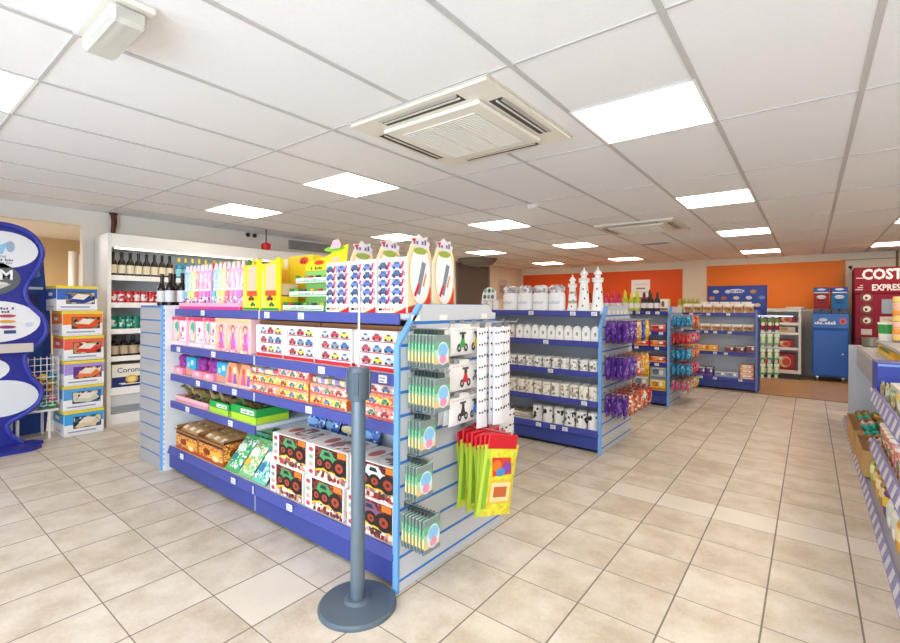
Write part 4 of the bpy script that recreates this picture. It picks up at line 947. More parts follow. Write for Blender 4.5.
CR = {'purple': Kind(crisp('#4b2382', '#8a63b8', '#5b2f96', .115), 'bag', 'hanging sweet bags'), 'gold': Kind(crisp('#e3a02a', '#f3e4c4', '#c8842a', .11), 'bag', 'hanging sweet bags'), 'red': Kind(crisp('#c22b36', '#e98a7a', '#8f1d2a', .11), 'bag', 'hanging sweet bags'),
      'blue': Kind(crisp('#2a4fb0', '#86a6e0', '#1f3a86', .11), 'bag', 'hanging sweet bags'), 'yellow': Kind(crisp('#f0c028', '#f6e29a', '#d89a1c', .11), 'bag', 'hanging sweet bags'), 'orange': Kind(crisp('#d8652a', '#f2e6d8', '#a8432a', .12), 'bag', 'hanging sweet bags'),
      'cyan': Kind(crisp('#2f9fd0', '#9fd8ee', '#1f7fb0', .12, .15), 'bag', 'hanging sweet bags'), 'pink': Kind(crisp('#e0609a', '#f6c8da', '#b83a76', .12, .15), 'bag', 'hanging sweet bags'), 'scarlet': Kind(crisp('#d62f3a', '#f08a80', '#a81f2c', .12, .15), 'bag', 'hanging sweet bags'), 'tangerine': Kind(crisp('#ee8a2a', '#f6d0a0', '#d05f1c', .12, .15), 'bag', 'hanging sweet bags'), 'lime': Kind(crisp('#8fbf3a', '#dcecb0', '#5f9a2a', .12, .15), 'bag', 'hanging sweet bags')}
NM = {'purple': 'deep purple sweet', 'gold': 'gold and cream sweet', 'red': 'dark red sweet', 'blue': 'royal blue sweet', 'yellow': 'yellow sweet', 'orange': 'orange and white sweet', 'cyan': 'sky blue sweet', 'pink': 'pink sweet', 'scarlet': 'scarlet sweet', 'tangerine': 'tangerine sweet', 'lime': 'lime green sweet'}
hang_row(g2, G2X, [4.11, 4.245, 4.38, 4.515, 4.65, 4.785], 1.185, ['purple', 'purple', 'purple', 'gold', 'blue', 'yellow'], NM, .048, 'top row, souvenir gondola end', 4)
hang_row(g2, G2X, [4.11, 4.245, 4.38, 4.515, 4.65, 4.785], .86, ['purple', 'purple', 'purple', 'orange', 'gold', 'yellow'], NM, .048, 'second row, souvenir gondola end', 4)
hang_row(g2, G2X, [4.11, 4.26, 4.41, 4.56, 4.71, 4.855], .535, ['purple', 'orange', 'orange', 'orange', 'orange', 'red'], NM, .05, 'lowest row, souvenir gondola end', 4)

# ================================================================== THIRD GONDOLA
G3X = -1.45
g3 = gondola('third gondola along, coloured bottles on top and sweet bags on its end', -3.95, G3X, 6.53, 7.40,
             [(1.255, 6.55, -3.95, G3X - .024), (.985, 6.53, -3.95, G3X - .024), (.785, 6.53, -3.95, G3X - .024), (.570, 6.53, -3.95, G3X - .024)], .195, [-2.7],
             [(-1.95, -1.85, -1.72, -1.6), (-1.7, -1.55), (-1.86, -1.6), (-1.6,), (-1.8,)], strip=C('#31368a', .35))
hang_row(g3, G3X, [6.61, 6.76, 6.91, 7.06, 7.21], 1.20, ['cyan', 'cyan', 'tangerine', 'scarlet', 'tangerine'], NM, .058, 'top row, third gondola end', 4)
hang_row(g3, G3X, [6.61, 6.76, 6.91, 7.06, 7.21], .97, ['scarlet', 'scarlet', 'pink', 'pink', 'scarlet'], NM, .058, 'second row, third gondola end', 4)
hang_row(g3, G3X, [6.61, 6.76, 6.91, 7.06, 7.21], .765, ['cyan', 'cyan', 'tangerine', 'scarlet', 'tangerine'], NM, .058, 'middle row, third gondola end', 4)
hang_row(g3, G3X, [6.61, 6.76, 6.91, 7.06, 7.21], .565, ['cyan', 'cyan', 'scarlet', 'scarlet', 'pink'], NM, .058, 'fourth row, third gondola end', 4)
hang_row(g3, G3X, [6.61, 6.76, 6.91, 7.06, 7.21], .36, ['pink', 'lime', 'pink', 'tangerine', 'lime'], NM, .058, 'bottom row, third gondola end', 4)
def squeeze(c, cap):
    def fn():
        b = MB(); b.lathe([(.036, 0), (.04, .006), (.04, .14), (.03, .17), (.016, .18)], C(c, .3), n=14); l = MB(); l.lathe([(.0408, .04), (.0408, .11)], C('#f0e6e6', .4), n=14); t = MB(); t.lathe([(.018, .178), (.02, .2), (.02, .23), (.008, .26), (0, .262)], C(cap, .4), n=12)
        return parts('syrup_bottle', b, ('label', l), ('cap', t))
    return fn
sk = [('red', Kind(squeeze('#c23a2c', '#8f2a22'), 'bottle', 'bottles on the third gondola top')), ('pink', Kind(squeeze('#e0407a', '#d82a66'), 'bottle', 'bottles on the third gondola top')), ('lime', Kind(squeeze('#bcd22f', '#dfe04a'), 'bottle', 'bottles on the third gondola top')), ('black', Kind(squeeze('#3a3036', '#5a3a42'), 'bottle', 'bottles on the third gondola top'))]
for i in range(12):
    n_, kk = sk[(0, 0, 0, 1, 1, 1, 2, 2, 2, 3, 3, 3)[i]]; kk.put(-2.57 + i * .085, 6.68, 1.256, f'{n_} capped bottle on top of the third gondola, {ORD[11 - i]} in from its slatted end')
for i in range(5):
    n_, kk = sk[(0, 1, 2, 2, 3)[i]]; kk.put(-2.45 + i * .17, 6.83, 1.256, f'{n_} bottle in the rear row on the third gondola, {ORD[4 - i]} in from its slatted end', sc=(1, 1, 1.15))
def snack_box(c1, c2, w=.16, h=.1, d=.12, name='snack_box'):
    def fn():
        b = MB(); b.rbox(-w / 2, w / 2, -d / 2, d / 2, 0, h, C(c1, .4), .003); p = MB(); q = p.face((0, -d / 2, 0), (1, 0, 0), (0, 0, 1)); q.rect(-w * .47, h * .05, w * .47, h * .25, C(c2, .4)); q.ell(-w * .15, h * .6, w * .22, h * .25, C(c2, .4)); q.ell(w * .2, h * .6, w * .14, h * .2, C('#f0ece4', .4)); q.rect(-w * .45, h * .85, w * .45, h * .95, C('#f3e9d0', .4)); return parts(name, b, ('print', p))
    return fn
B3 = [('green and yellow', Kind(snack_box('#b8c43a', '#5f3a86', .2, .17, .1), 'box')), ('white and brown', Kind(snack_box('#e6ddd0', '#8a5a34', .16, .16, .1), 'box')), ('salmon', Kind(snack_box('#d9685a', '#b83a3a', .2, .09), 'box')), ('red', Kind(snack_box('#cf3a30', '#e8a04a', .2, .08), 'box')), ('teal', Kind(snack_box('#2f8fb0', '#e8c23a', .2, .1), 'box')), ('yellow', Kind(snack_box('#e9c62a', '#c8742a', .2, .14), 'box')), ('grey', Kind(snack_box('#b9b6b0', '#6a7f9a', .2, .17), 'box'))]
def b3(i, x, y, z, where, sc=None): B3[i][1].put(x, y, z, f'{B3[i][0]} snack box {where}', sc=sc)
b3(0, -1.62, 6.86, 1.256, 'on the third gondola behind the bottles at its slatted end'); b3(1, -1.532, 6.66, 1.256, 'on the third gondola top beside the black bottles', (.6, 1, 1))
for k, (z, a, b) in enumerate(((.986, 2, 2), (.786, 4, 3), (.571, 3, 3), (.196, 5, 6))):
    wn_ = ('second shelf', 'third shelf', 'fourth shelf', 'base')[k]
    for i in range(5):
        c = a if i > 2 else b
        if k == 1: c = 3 if i < 2 else 4
        if k == 3: c = (5, 6)[i % 2]
        b3(c, -1.60 - i * .215, 6.64, z, f'on the {wn_} of the third gondola, {ORD[i]} from its end panel')
        if k == 3: b3((6, 5)[i % 2], -1.60 - i * .215, 6.66, z + (.141 if (5, 6)[i % 2] == 5 else .171), f'in the upper layer on the third gondola base, {ORD[i]} from its end')

# ================================================================== FOURTH GONDOLA (bread and cereals)
g4 = gondola('far gondola of bread and biscuits in front of the orange wall', -1.75, -.63, 8.5, 9.1, [(1.222, 8.5, -1.75, -.655), (.935, 8.5, -1.75, -.655), (.600, 8.5, -1.75, -.655)], .19, [],
             [(-1.55, -1.3, -1.02), (-1.45, -1.33, -1.2, -1.0), (-1.2, -1.05), (-1.4, -1.2, -.85)], end=False, strip=C('#3a3f92', .35), rear=False)
m = MB(); m.box(-.655, -.63, 8.49, 9.08, 0, 1.28, C('#5f78c4', .4)); m.build('side_panel', g4)
m = MB(); m.box(-1.75, -.655, 8.81, 8.84, 0, 1.27, C('#a9adb6', .5)); m.build('rear_board', g4)
def croissant_bag():
    b = MB(); b.pillow(.15, .15, .07, lambda u, v: C('#ece6dc', .35) if (v > .7 or u < .2) else C('#c9a070', .4), 9, 9, .06); p = MB(); q = p.face((0, -.0385, 0), (1, 0, 0), (0, 0, 1))
    q.ell(-.02, .07, .036, .026, C('#a8703c')); q.ell(.03, .06, .026, .02, C('#8a5228')); q.rect(.02, .1, .06, .125, C('#efe9e0')); return parts('bread_bag', b, ('print', p))
K = Kind(croissant_bag, 'bread bag', 'bread bags on the far gondola')
for i in range(7): K.put(-.75 - i * .145, 8.60, 1.223, f'pale bread bag on top of the far gondola, {ORD[i]} from its blue panel', rz=(i * 17) % 8 - 4, sc=(.92, 1, 1))
for i in range(6): K.put(-.76 - i * .15, 8.70 - .09, .936, f'pale bread bag on the second shelf of the far gondola, {ORD[i]} from its blue panel', rz=(i * 23) % 14 - 7, sc=(1, 1, .72))
for i in range(5): K.put(-.80 - i * .15, 8.735, 1.223, f'pale bread bag in the back row on the far gondola, {ORD[i]} from its blue panel', sc=(.95, .8, 1.2))
def jar_yellow():
    b = MB(); b.lathe([(.03, 0), (.033, .005), (.033, .17), (.02, .2)], C('#a9a53c', .3), n=12); t = MB(); t.lathe([(.021, .2), (.021, .23), (0, .231)], C('#c9c04a', .4), n=12); l = MB(); l.lathe([(.0338, .05), (.0338, .13)], C('#e3dca0', .4), n=12); return parts('sauce_bottle', b, ('cap', t), ('label', l))
K = Kind(jar_yellow, 'bottle', 'yellow sauce bottles')
for i in range(5): K.put(-1.50 - i * .066, 8.72, 1.223, f'yellow green sauce bottle at the back of the far gondola top, {ORD[i]} from the bread')
OB = Kind(snack_box('#e8862a', '#f0c23a', .15, .1, .12, 'biscuit_pack'), 'biscuit pack', 'orange biscuit packs'); DB = Kind(snack_box('#5a3230', '#8a4a5a', .13, .1, .12, 'biscuit_pack'), 'biscuit pack', 'brown biscuit packs'); PB = Kind(snack_box('#4a3a8a', '#7f5a9a', .1, .15, .12, 'biscuit_pack'), 'biscuit pack', 'violet biscuit packs'); LB = Kind(snack_box('#a8b4cc', '#7a92b8', .16, .09, .12, 'biscuit_pack'), 'biscuit pack', 'grey blue biscuit packs'); OB2 = Kind(snack_box('#e08a4a', '#f2dccb', .18, .075, .12, 'biscuit_pack'), 'biscuit pack', 'orange biscuit packs on the base')
for i in range(4): OB.put(-1.24 - i * .155, 8.60, .601, f'orange biscuit pack on the third shelf, {ORD[i]} counted away from the brown packs')
for i in range(3): DB.put(-.72 - i * .14, 8.60, .601, f'brown biscuit pack on the third shelf, {ORD[i]} in from the blue side panel', sc=(1, 1, 1.2 if i == 0 else .9))
for i in range(3): PB.put(-1.28 - i * .11, 8.60, .191, f'violet biscuit pack on the base of the far gondola, {ORD[i]} beyond the grey packs')
for i in range(2): LB.put(-1.13 + i * .165, 8.60, .191, f'grey blue biscuit pack on the base of the far gondola, {("beside the violet packs", "beside the orange packs")[i]}')
for i in range(3): OB2.put(-.77, 8.60, .191 + i * .0755, f'orange biscuit pack stacked by the blue side panel, {("bottom", "middle", "top")[i]} one')
r = tag(empty('poster_box', (-.98, 9.14, 1.27)), 'dark blue printed display board with pastry pictures standing behind the bread', 'display board')
MB().box(-.43, .43, -.02, .02, -.1, .41, C('#2c3f92', .45)).build('board', r); MB().box(-.2, .2, -.015, .015, -1.27, -.1, C('#24347c', .45)).build('support_leg', r)
m = MB(); q = m.face((0, -.02, 0), (1, 0, 0), (0, 0, 1)); q.rect(-.4, .04, .4, .38, C('#33479c', .4))
for i in range(13): q.ell(-.36 + i * .06, .2 + .13 * math.sin(i * 2.1), .045, .03, C(('#c98a4a', '#e3d3c0', '#7a86c8', '#b8683a', '#d7dbee')[i % 5], .4))
q.ell(0, .32, .12, .035, C('#d9dcf0', .4)); q.scribble(0, .32, .18, .035, C('#5a62a8'), 8); m.build('print', r)
def clip_strip(top):
    def fn():
        b = MB(); b.box(-.02, .02, -.002, .002, -.95, 0, C('#e6e6e6', .3)); pl = []
        for k in range(4):
            c = C('#7a2a36', .4) if k == 0 and top else C(('#6fa05a', '#7fb07a', '#5f9a6a')[k % 3], .4)
            for s in range(2):
                p = MB(); p.rbox(-.036, .036, -.014 - s * .012, -.004 - s * .012, -.23 * k - .2, -.23 * k - .02, c, .003); q = p.face((0, -.014 - s * .012, -.23 * k - .11), (1, 0, 0), (0, 0, 1)); q.rect(-.034, .03, .034, .08, C('#dfe6d8' if k else '#5f8a4a')); q.rect(-.028, -.06, .028, -.02, C('#c9d8c0' if k else '#8a2a36')); q.ell(0, .0, .025, .03, C('#dfe6c0')); pl.append(('sweet_pack', p))
        return parts('hanging_strip', b, *pl)
    return fn
for i in range(3):
    Kind(clip_strip(i < 3), 'clip strip', 'hanging strips of green packs').put(-.575 + i * .085, 8.62 + .05 * i, 1.17, f'hanging strip of green packs beside the far gondola, {ORD[i]} out from its side panel', rz=20)
r = tag(empty('strip_rail', (0, 0, 0)), 'thin metal arm carrying the strips of green packs at the far gondola', 'rail')
MB().box(-.628, -.2, 8.77, 8.785, 1.172, 1.19, STEEL).build('arm', r); MB().box(-.628, -.61, 8.6, 8.95, 1.165, 1.20, STEEL).build('bracket', r)
for i in range(3): MB().cyl((-.575 + i * .085, 8.62 + .05 * i, 1.168), (-.575 + i * .085, 8.785, 1.18), .003, STEEL, n=6).build('peg', r)

# ================================================================== BACK WALL FIXTURES
r = tag(empty('wall_notice', (-3.13, 11.283, 1.76)), 'white paper notice taped on the orange wall panel', 'notice')
MB().box(-.21, .21, -.003, 0, -.22, .19, CARD).build('sheet', r)
m = MB(); q = m.face((0, -.003, 0), (1, 0, 0), (0, 0, 1)); q.rect(-.1, -.03, .1, .0, C('#6a7080')); q.rect(-.16, -.1, .16, -.09, C('#a9a9a9')); q.rect(-.16, .08, .16, .09, C('#b5b5b5')); m.build('print', r)
r = tag(empty('wall_notice', (-6.292, 10.3, 1.75), R(90)), 'small pale notice on the cream wall beside the grey doorway', 'notice')
MB().box(-.2, .2, -.003, 0, -.25, .25, C('#cdbfb4', .6)).build('sheet', r); m = MB(); m.face((0, -.003, 0), (1, 0, 0), (0, 0, 1)).rect(-.15, -.1, .15, .1, C('#a59a98')); m.build('print', r)
r = tag(empty('open_chiller', (0, 0, 0)), 'white open chiller with red food boxes under the orange panel', 'chiller')
W = C('#dcdad6', .4)
m = MB(); m.box(-1.0, -.12, 10.98, 11.05, .1, 1.3, W); m.box(-1.0, -.96, 10.55, 10.98, .1, 1.3, W); m.box(-.16, -.12, 10.55, 10.98, .1, 1.3, W); m.box(-.96, -.16, 10.55, 10.98, 1.24, 1.3, W); m.box(-.96, -.16, 10.55, 10.98, .1, .16, W); m.build('cabinet', r)
MB().box(-1.0, -.12, 10.56, 11.0, 0, .1, C('#3a3836', .5)).build('kick_plate', r)
for k, z in enumerate((.56, .84, 1.02)):
    s = MB().box(-.96, -.16, 10.6, 10.98, z - .02, z, W).build('shelf', r); MB().box(-.96, -.16, 10.585, 10.6, z - .03, z + .02, C('#f0efec', .3)).build('price_strip', s)
def red_box(w, h):
    def fn():
        b = MB(); b.rbox(-w / 2, w / 2, -.12, .12, 0, h, C('#b3202c', .4), .004); p = MB(); q = p.face((0, -.12, 0), (1, 0, 0), (0, 0, 1)); q.ell(0, h * .5, w * .3, h * .36, C('#e0b48a')); q.ell(.02, h * .48, w * .2, h * .24, C('#c8503a')); q.ell(-w * .2, h * .7, w * .1, h * .12, C('#f0e6da')); q.rect(-w * .45, h * .05, w * .45, h * .14, C('#7a141f')); return parts('food_box', b, ('print', p))
    return fn
Kind(red_box(.3, .3), 'food box').put(-.36, 10.74, .161, 'large red food box in the bottom of the white chiller'); Kind(red_box(.26, .16), 'food box').put(-.36, 10.74, .561, 'red food box on the lowest shelf of the white chiller')
Kind(red_box(.26, .14), 'food box').put(-.34, 10.74, 1.021, 'flat red food box on the top shelf of the white chiller'); Kind(snack_box('#e6dccb', '#d8a04a', .26, .12, .2, 'food_box'), 'food box').put(-.34, 10.74, .841, 'cream and orange food box on the middle shelf of the white chiller')
Kind(red_box(.26, .3), 'food box').put(-.72, 10.74, .161, 'red food box behind the hanging green strips, bottom of the white chiller')
r = tag(parts('lamp_bar', MB().rbox(-.14, .14, -.03, .03, 0, .03, C('#cfcbc4', .4), .008), ('end_cap', MB().box(.14, .15, -.03, .03, 0, .03, C('#9a968e')))), 'small grey box lying on top of the white chiller', 'box'); r.location = (-.22, 10.8, 1.301)
r = tag(empty('slush_cabinet', (.29, 10.85, 0)), 'bright blue drinks cabinet on castors against the back wall', 'drinks cabinet')
SB = C('#2257b4', .35)
MB().rbox(-.255, .255, -.25, .25, .09, .93, SB, .012).build('body', r)
d = MB().rbox(-.235, .235, -.262, -.25, .12, .90, C('#2a62be', .3), .006).build('door', r); MB().ball((.17, -.268, .5), .014, WHITE, 10).build('handle', d)
m = MB().rbox(-.255, .255, -.24, .2, .93, 1.21, C('#3d74c8', .35), .01).build('counter_block', r)
p = MB(); q = p.face((0, -.24, 1.07), (1, 0, 0), (0, 0, 1)); q.rect(-.25, -.13, .25, .13, C('#4478c6')); q.ell(-.1, .03, .06, .03, C('#c9d8ee')); q.scribble(-.07, -.02, .3, .06, C('#eef2fa'), 8); q.rect(-.21, -.045, .08, -.035, C('#eef2fa')); q.ell(.17, .01, .05, .055, C('#d8808a')); q.ell(.17, .01, .03, .035, C('#c03040')); q.rect(-.25, -.13, .25, -.11, C('#2a55a0')); p.build('print', m)
for sx in (-.18, .18):
    for sy in (-.17, .17):
        c = MB(); c.cyl((sx - .014, sy, .032), (sx + .014, sy, .032), .032, C('#8a6f4a', .5), n=14); c.box(sx - .02, sx + .02, sy - .01, sy + .01, .05, .09, STEEL); c.build('castor', r)
def dispenser(c1, c2):
    def fn():
        r = empty('slush_dispenser'); MB().rbox(-.11, .11, -.16, .14, 0, .09, C('#4a4f6a', .4), .01).build('base', r)
        t = MB(); t.prism([(-.105, .09), (.105, .09), (.11, .2), (.11, .36), (-.11, .36), (-.11, .2)], (0, -.12, 0), (1, 0, 0), (0, 0, 1), .24, C(c1, .5)); t.build('tank', r)
        l = MB(); l.rbox(-.112, .112, -.125, .125, .36, .47, C('#24489c', .3), .012); lo = l.build('lid', r); p = MB(); q = p.face((0, -.125, .415), (1, 0, 0), (0, 0, 1)); q.ell(0, .02, .06, .02, C('#c9d6ea')); q.rect(-.1, -.045, .1, -.03, C('#e6ecf4')); p.build('print', lo)
        p = MB(); q = p.face((0, -.12, .22), (1, 0, 0), (0, 0, 1)); q.ell(0, .08, .07, .03, C('#eef0f4')); q.ell(0, .0, .06, .05, C(c2)); q.rect(-.08, .07, .08, .085, C('#5a6a9a')); p.build('label', r)
        s = MB(); s.cyl((0, -.12, .07), (0, -.17, .06), .018, BLACK, n=10); s.build('tap', r); return r
    return fn
Kind(dispenser('#8f1820', '#7a1219'), 'slush machine').put(.165, 10.83, 1.211, 'red slush drink dispenser on the blue cabinet'); Kind(dispenser('#1a66a4', '#155487'), 'slush machine').put(.415, 10.83, 1.211, 'light blue slush drink dispenser on the blue cabinet')
# coffee machine
r = tag(empty('coffee_machine', (1.17, 10.98, 0)), 'tall dark red self-service coffee machine with white lettering', 'coffee machine')
CR_ = C('#8a1229', .55); w = .56
MB().rbox(-w, w, -.18, .28, .0, 2.02, C('#7c1024', .55), .015).build('body', r)
m = MB(); m.rbox(-w, w, -.205, -.18, 1.57, 2.02, CR_, .008); h_ = m.build('header_sign', r)
p = MB(); q = p.face((0, -.205, 0), (1, 0, 0), (0, 0, 1)); q.text('COSTA', -.13, 1.89, .175, C('#f4efee'), .035, .82); q.text('EXPRESS', -.12, 1.665, .105, C('#f4efee'), .03, .76); q.rect(-.48, 1.70, -.44, 1.715, C('#e8dadc')); q.rect(-.51, 1.665, -.44, 1.68, C('#e8dadc')); q.rect(-.54, 1.63, -.44, 1.645, C('#e8dadc')); q.rect(-.53, 1.83, -.42, 1.845, C('#e6c8cc')); p.build('lettering', h_)
MB().rbox(-w + .02, w - .02, -.195, -.18, .70, 1.56, C('#8f1530', .55), .006).build('front_panel', r)
for k in range(3):
    z = 1.50 - k * .2
    c = MB(); c.cyl((-.39, -.195, z), (-.39, -.2, z), .085, C('#7a4a3a', .4), n=20); c.cyl((-.385, -.2, z), (-.385, -.206, z), .052, C('#f0e9dc', .4), n=20); q = c.face((-.385, -.2062, z), (1, 0, 0), (0, 0, 1)); q.ell(-.012, -.01, .02, .025, C('#7a3a2a')); c.build('drink_badge', r)
MB().rbox(-.2, .16, -.203, -.195, 1.22, 1.47, C('#8d949c', .15), .006).build('screen', r)
n = MB(); n.box(-.22, .34, -.2, -.195, .80, 1.17, C('#d9cfc4', .4)); n.build('niche_surround', r); n = MB(); n.box(-.18, .3, -.203, -.2, .82, 1.12, C('#b9aa9c', .4)); n.cyl((.0, -.21, 1.12), (.0, -.21, 1.05), .03, BLACK, n=12); n.build('niche', r)
MB().box(-.46, -.32, -.2, -.195, .85, .95, C('#d8cfc8', .4)).build('card_reader', r); MB().box(-.52, -.26, -.215, -.195, .74, .80, C('#4a0f1c', .4)).build('ledge', r)
MB().ball((-.6, -.1, 2.04), .03, BLACK, 10).build('camera_dome', r)
MB().box(-.6, -.58, -.12, .0, 2.0, 2.05, BLACK).build('camera_arm', r)

# ================================================================== COUNTER AND SHELF ON THE AISLE'S OTHER SIDE
r = tag(empty('sales_counter', (0, 0, 0)), 'pale grey sales counter with flat side panel at the end of the low shelf', 'counter')
GC = C('#bcc0c8', .45)
MB().box(.36, 1.5, 7.08, 7.11, 0, .885, C('#c3c8d0', .45)).build('side_panel', r)
MB().box(.43, 1.5, 4.45, 7.08, .845, .885, C('#bdbdc0', .4)).build('worktop', r)
MB().box(.43, .45, 4.45, 7.08, .66, .845, C('#a4a8b2', .45)).build('fascia', r)
MB().box(.86, .88, 4.45, 7.08, 0, .845, GC).build('back_panel', r)
MB().box(.50, .95, 4.48, 5.98, .985, 1.01, C('#b4b5bb', .4)).build('raised_shelf', r)
for y in (4.6, 5.9): MB().box(.82, .85, y, y + .03, .885, .985, STEEL).build('shelf_support', r)
RS = tag(empty('low_shelf', (0, 0, 0)), 'low two-tier grey shelf with tilted violet price strips along the aisle', 'shelving')
MB().box(.325, .80, .9, 7.05, .0, .062, C('#a9aab4', .5)).build('base', RS)
MB().box(.80, .84, .9, 4.02, .0, 1.1, C('#b9bcc4', .5)).build('back_panel', RS)
for z, y1 in ((.45, 4.0), (.75, 4.4)): MB().box(.34, .80, .9, y1, z - .02, z, SHELFW).build('shelf_board', RS)
for k, (z, y1) in enumerate(((.05, 7.05), (.445, 4.0), (.755, 4.0))):
    m = MB(); lo, hi = ((z - .05, z + .022) if k == 0 else (z - .03, z + .045))
    pr = [(.318, lo), (.304, lo), (.326, hi), (.332, hi)]
    m.prism(pr[::-1], (0, y1, 0), (1, 0, 0), (0, 0, 1), -(y1 - .9), C('#8a87b4', .4)); so = m.build('price_strip', RS)
    y = y1 - .12; n_ = 0
    while y > .95 and n_ < 40:
        t = MB(); q = t.face((.304 + .011 - .001, y, (lo + hi) / 2), (0, -1, 0), Vector((.022, 0, hi - lo)).normalized()); q.rect(-.035, -.03, .035, .03, C('#d6d6e2', .4)); t.build('price_ticket', so); y -= .15; n_ += 1
def open_box(w, d, h):
    def fn():
        b = MB(); t = .006; K_ = C('#bd9462', .75)
        b.box(-w / 2, w / 2, -d / 2, d / 2, 0, t, K_); b.box(-w / 2, w / 2, -d / 2, -d / 2 + t, t, h, K_); b.box(-w / 2, w / 2, d / 2 - t, d / 2, t, h, K_); b.box(-w / 2, -w / 2 + t, -d / 2 + t, d / 2 - t, t, h, K_); b.box(w / 2 - t, w / 2, -d / 2 + t, d / 2 - t, t, h, K_)
        l = MB(); l.face((0, -d / 2, h * .55), (1, 0, 0), (0, 0, 1)).rect(-w * .08, -h * .25, w * .02, h * .3, C('#efeae0', .6)); return parts('open_carton', b, ('label', l))
    return fn
Kind(open_box(.44, .82, .20), 'carton').put(.515, 5.60, .075, 'large open brown carton of coiled toys against the counter side')
Kind(open_box(.42, .60, .19), 'carton').put(.520, 4.84, .075, 'open brown carton of coiled toys nearest the strip end')
def coil(h):
    def fn():
        b = MB(); p = [(.05 * math.cos(t) * (1 + .2 * math.sin(3 * t)), .045 * math.sin(t), .029 + .012 * math.sin(2 * t)) for t in [k * .42 for k in range(24)]]
        b.tube(p, .014, C(h, .4), 7); e = MB(); e.ball((.052, .0, .035), .02, C(h, .4), 8); return parts('rubber_toy', b, ('toy_head', e))
    return fn
KC = [(n_, Kind(coil(h), 'rubber toy', 'coiled rubber toys in the cartons')) for n_, h in (('teal', '#35a892'), ('amber', '#e8ac3a'), ('brown', '#9c6a48'), ('grey pink', '#c8b0ae'), ('olive', '#8a9450'))]
for c_i, (cx, cy, nx, ny, z, w) in enumerate(((.515, 5.60, 3, 6, .262, 'carton against the counter side'), (.520, 4.84, 3, 4, .252, 'carton nearest the strip end'))):
    m = MB(); hw, hd = ((.21, .40), (.20, .29))[c_i]; m.box(cx - hw, cx + hw, cy - hd, cy + hd, .083, z - .001, C('#8f6a44', .8)); tag(m.build('packing_board'), f'brown packing board under the coiled toys in the {w}', 'packing board')
    for i in range(nx):
        for j in range(ny):
            n_, kk = KC[(i * 2 + j * 3 + (j // 2)) % 5]; kk.put(cx - .117 + i * .117, cy - (ny - 1) * .068 + j * .136, z + .0, f'{n_} coiled rubber toy, {ORD[i]} across, {ORD[j]} back, {w}', rz=(i * 71 + j * 43) % 40 - 20, sc=(.76, .95, 1.3))
# goods on the two tiers
KS = [(n_, Kind(sachet(c, .1, .17, .03, 'seed_packet'), 'packet', 'upright packets on the upper tier')) for n_, c in (('cream', ('#e9e0c0', '#c9b86a', '#5a4a2a')), ('teal', ('#4aa88a', '#d8e8dc', '#2a7a6a')), ('grey green', ('#b9c8b0', '#e9ece0', '#6a8a5a')), ('yellow', ('#e8c23a', '#f0e0a0', '#c87a2a')))]
for j in range(16):
    n_, kk = KS[(j * 3) % 4]; kk.put(.362 + .012 * (j % 2), 3.93 - j * .115, .751, f'{n_} packet standing on the upper tier, {ORD[j]} from its carton end', rz=-90 + (j * 37) % 24 - 12, sc=(1, .6, .62))
Kind(lambda: parts('display_carton', MB().box(0, .22, -1.9, 0, 0, .095, C('#e9e4d6', .5)), ('print', MB().face((0, 0, .095), (1, 0, 0), (0, 1, 0)).rect(.02, -1.88, .2, -.02, C('#d8d6d2', .5)).mb)), 'carton').put(.40, 3.97, .751, 'long cream card carton behind the upright packets on the upper tier')
def tub():
    b = MB(); b.lathe([(.036, 0), (.044, .15), (.044, .155)], C('#e29ab0', .4), n=18); l = MB(); l.lathe([(.047, .153), (.047, .172), (0, .174)], WHITE, n=18); p = MB(); p.lathe([(.0392, .03), (.0425, .12)], P('#d9547c #f0d0d8 #c8a04a #e29ab0', 60), n=18); return parts('sweet_tub', b, ('lid', l), ('print', p))
def tub2():
    b = MB(); b.lathe([(.036, 0), (.044, .13), (.044, .135)], C('#c87a5a', .4), n=18); l = MB(); l.lathe([(.046, .133), (.046, .15), (0, .152)], C('#efe6dc', .4), n=18); p = MB(); p.lathe([(.0392, .03), (.0425, .1)], P('#a85a4a #e0c0a0 #6a8a6a #c87a5a', 60), n=18); return parts('sweet_tub', b, ('lid', l), ('print', p))
KU = [('pink', Kind(tub, 'tub', 'lidded tubs on the middle tier')), ('rust brown', Kind(tub2, 'tub', 'lidded tubs on the middle tier'))]
for j in range(16):
    t = 0 if j > 4 and j % 3 else 1; KU[t][1].put(.39, 3.88 - j * .105, .451, f'{KU[t][0]} lidded tub on the middle tier, {ORD[j]} from its carton end')
KX = [(n_, Kind(sachet(c, .17, .2, .06, 'crisp_packet'), 'bag', 'bags on the base tier')) for n_, c in (('lime', ('#a8c83a', '#e0ecb0', '#5f8a2a')), ('gold brown', ('#b8883a', '#e0c890', '#8a5a2a')), ('amber', ('#e0a838', '#f0dca8', '#c87a3a')), ('violet', ('#6a3a8a', '#e0c03a', '#b03a6a')), ('white', ('#ecebe6', '#c9d0c0', '#7a9a6a')))]
for j in range(13):
    t = (0, 1, 2, 1, 3, 4, 4, 2, 0, 4, 3, 1, 2)[j]; KX[t][1].put(.372, 4.38 - j * .17, .066, f'{KX[t][0]} bag leaning on the base tier, {ORD[j]} from the cartons', rz=-90 + (j * 41) % 20 - 10, rx=0)
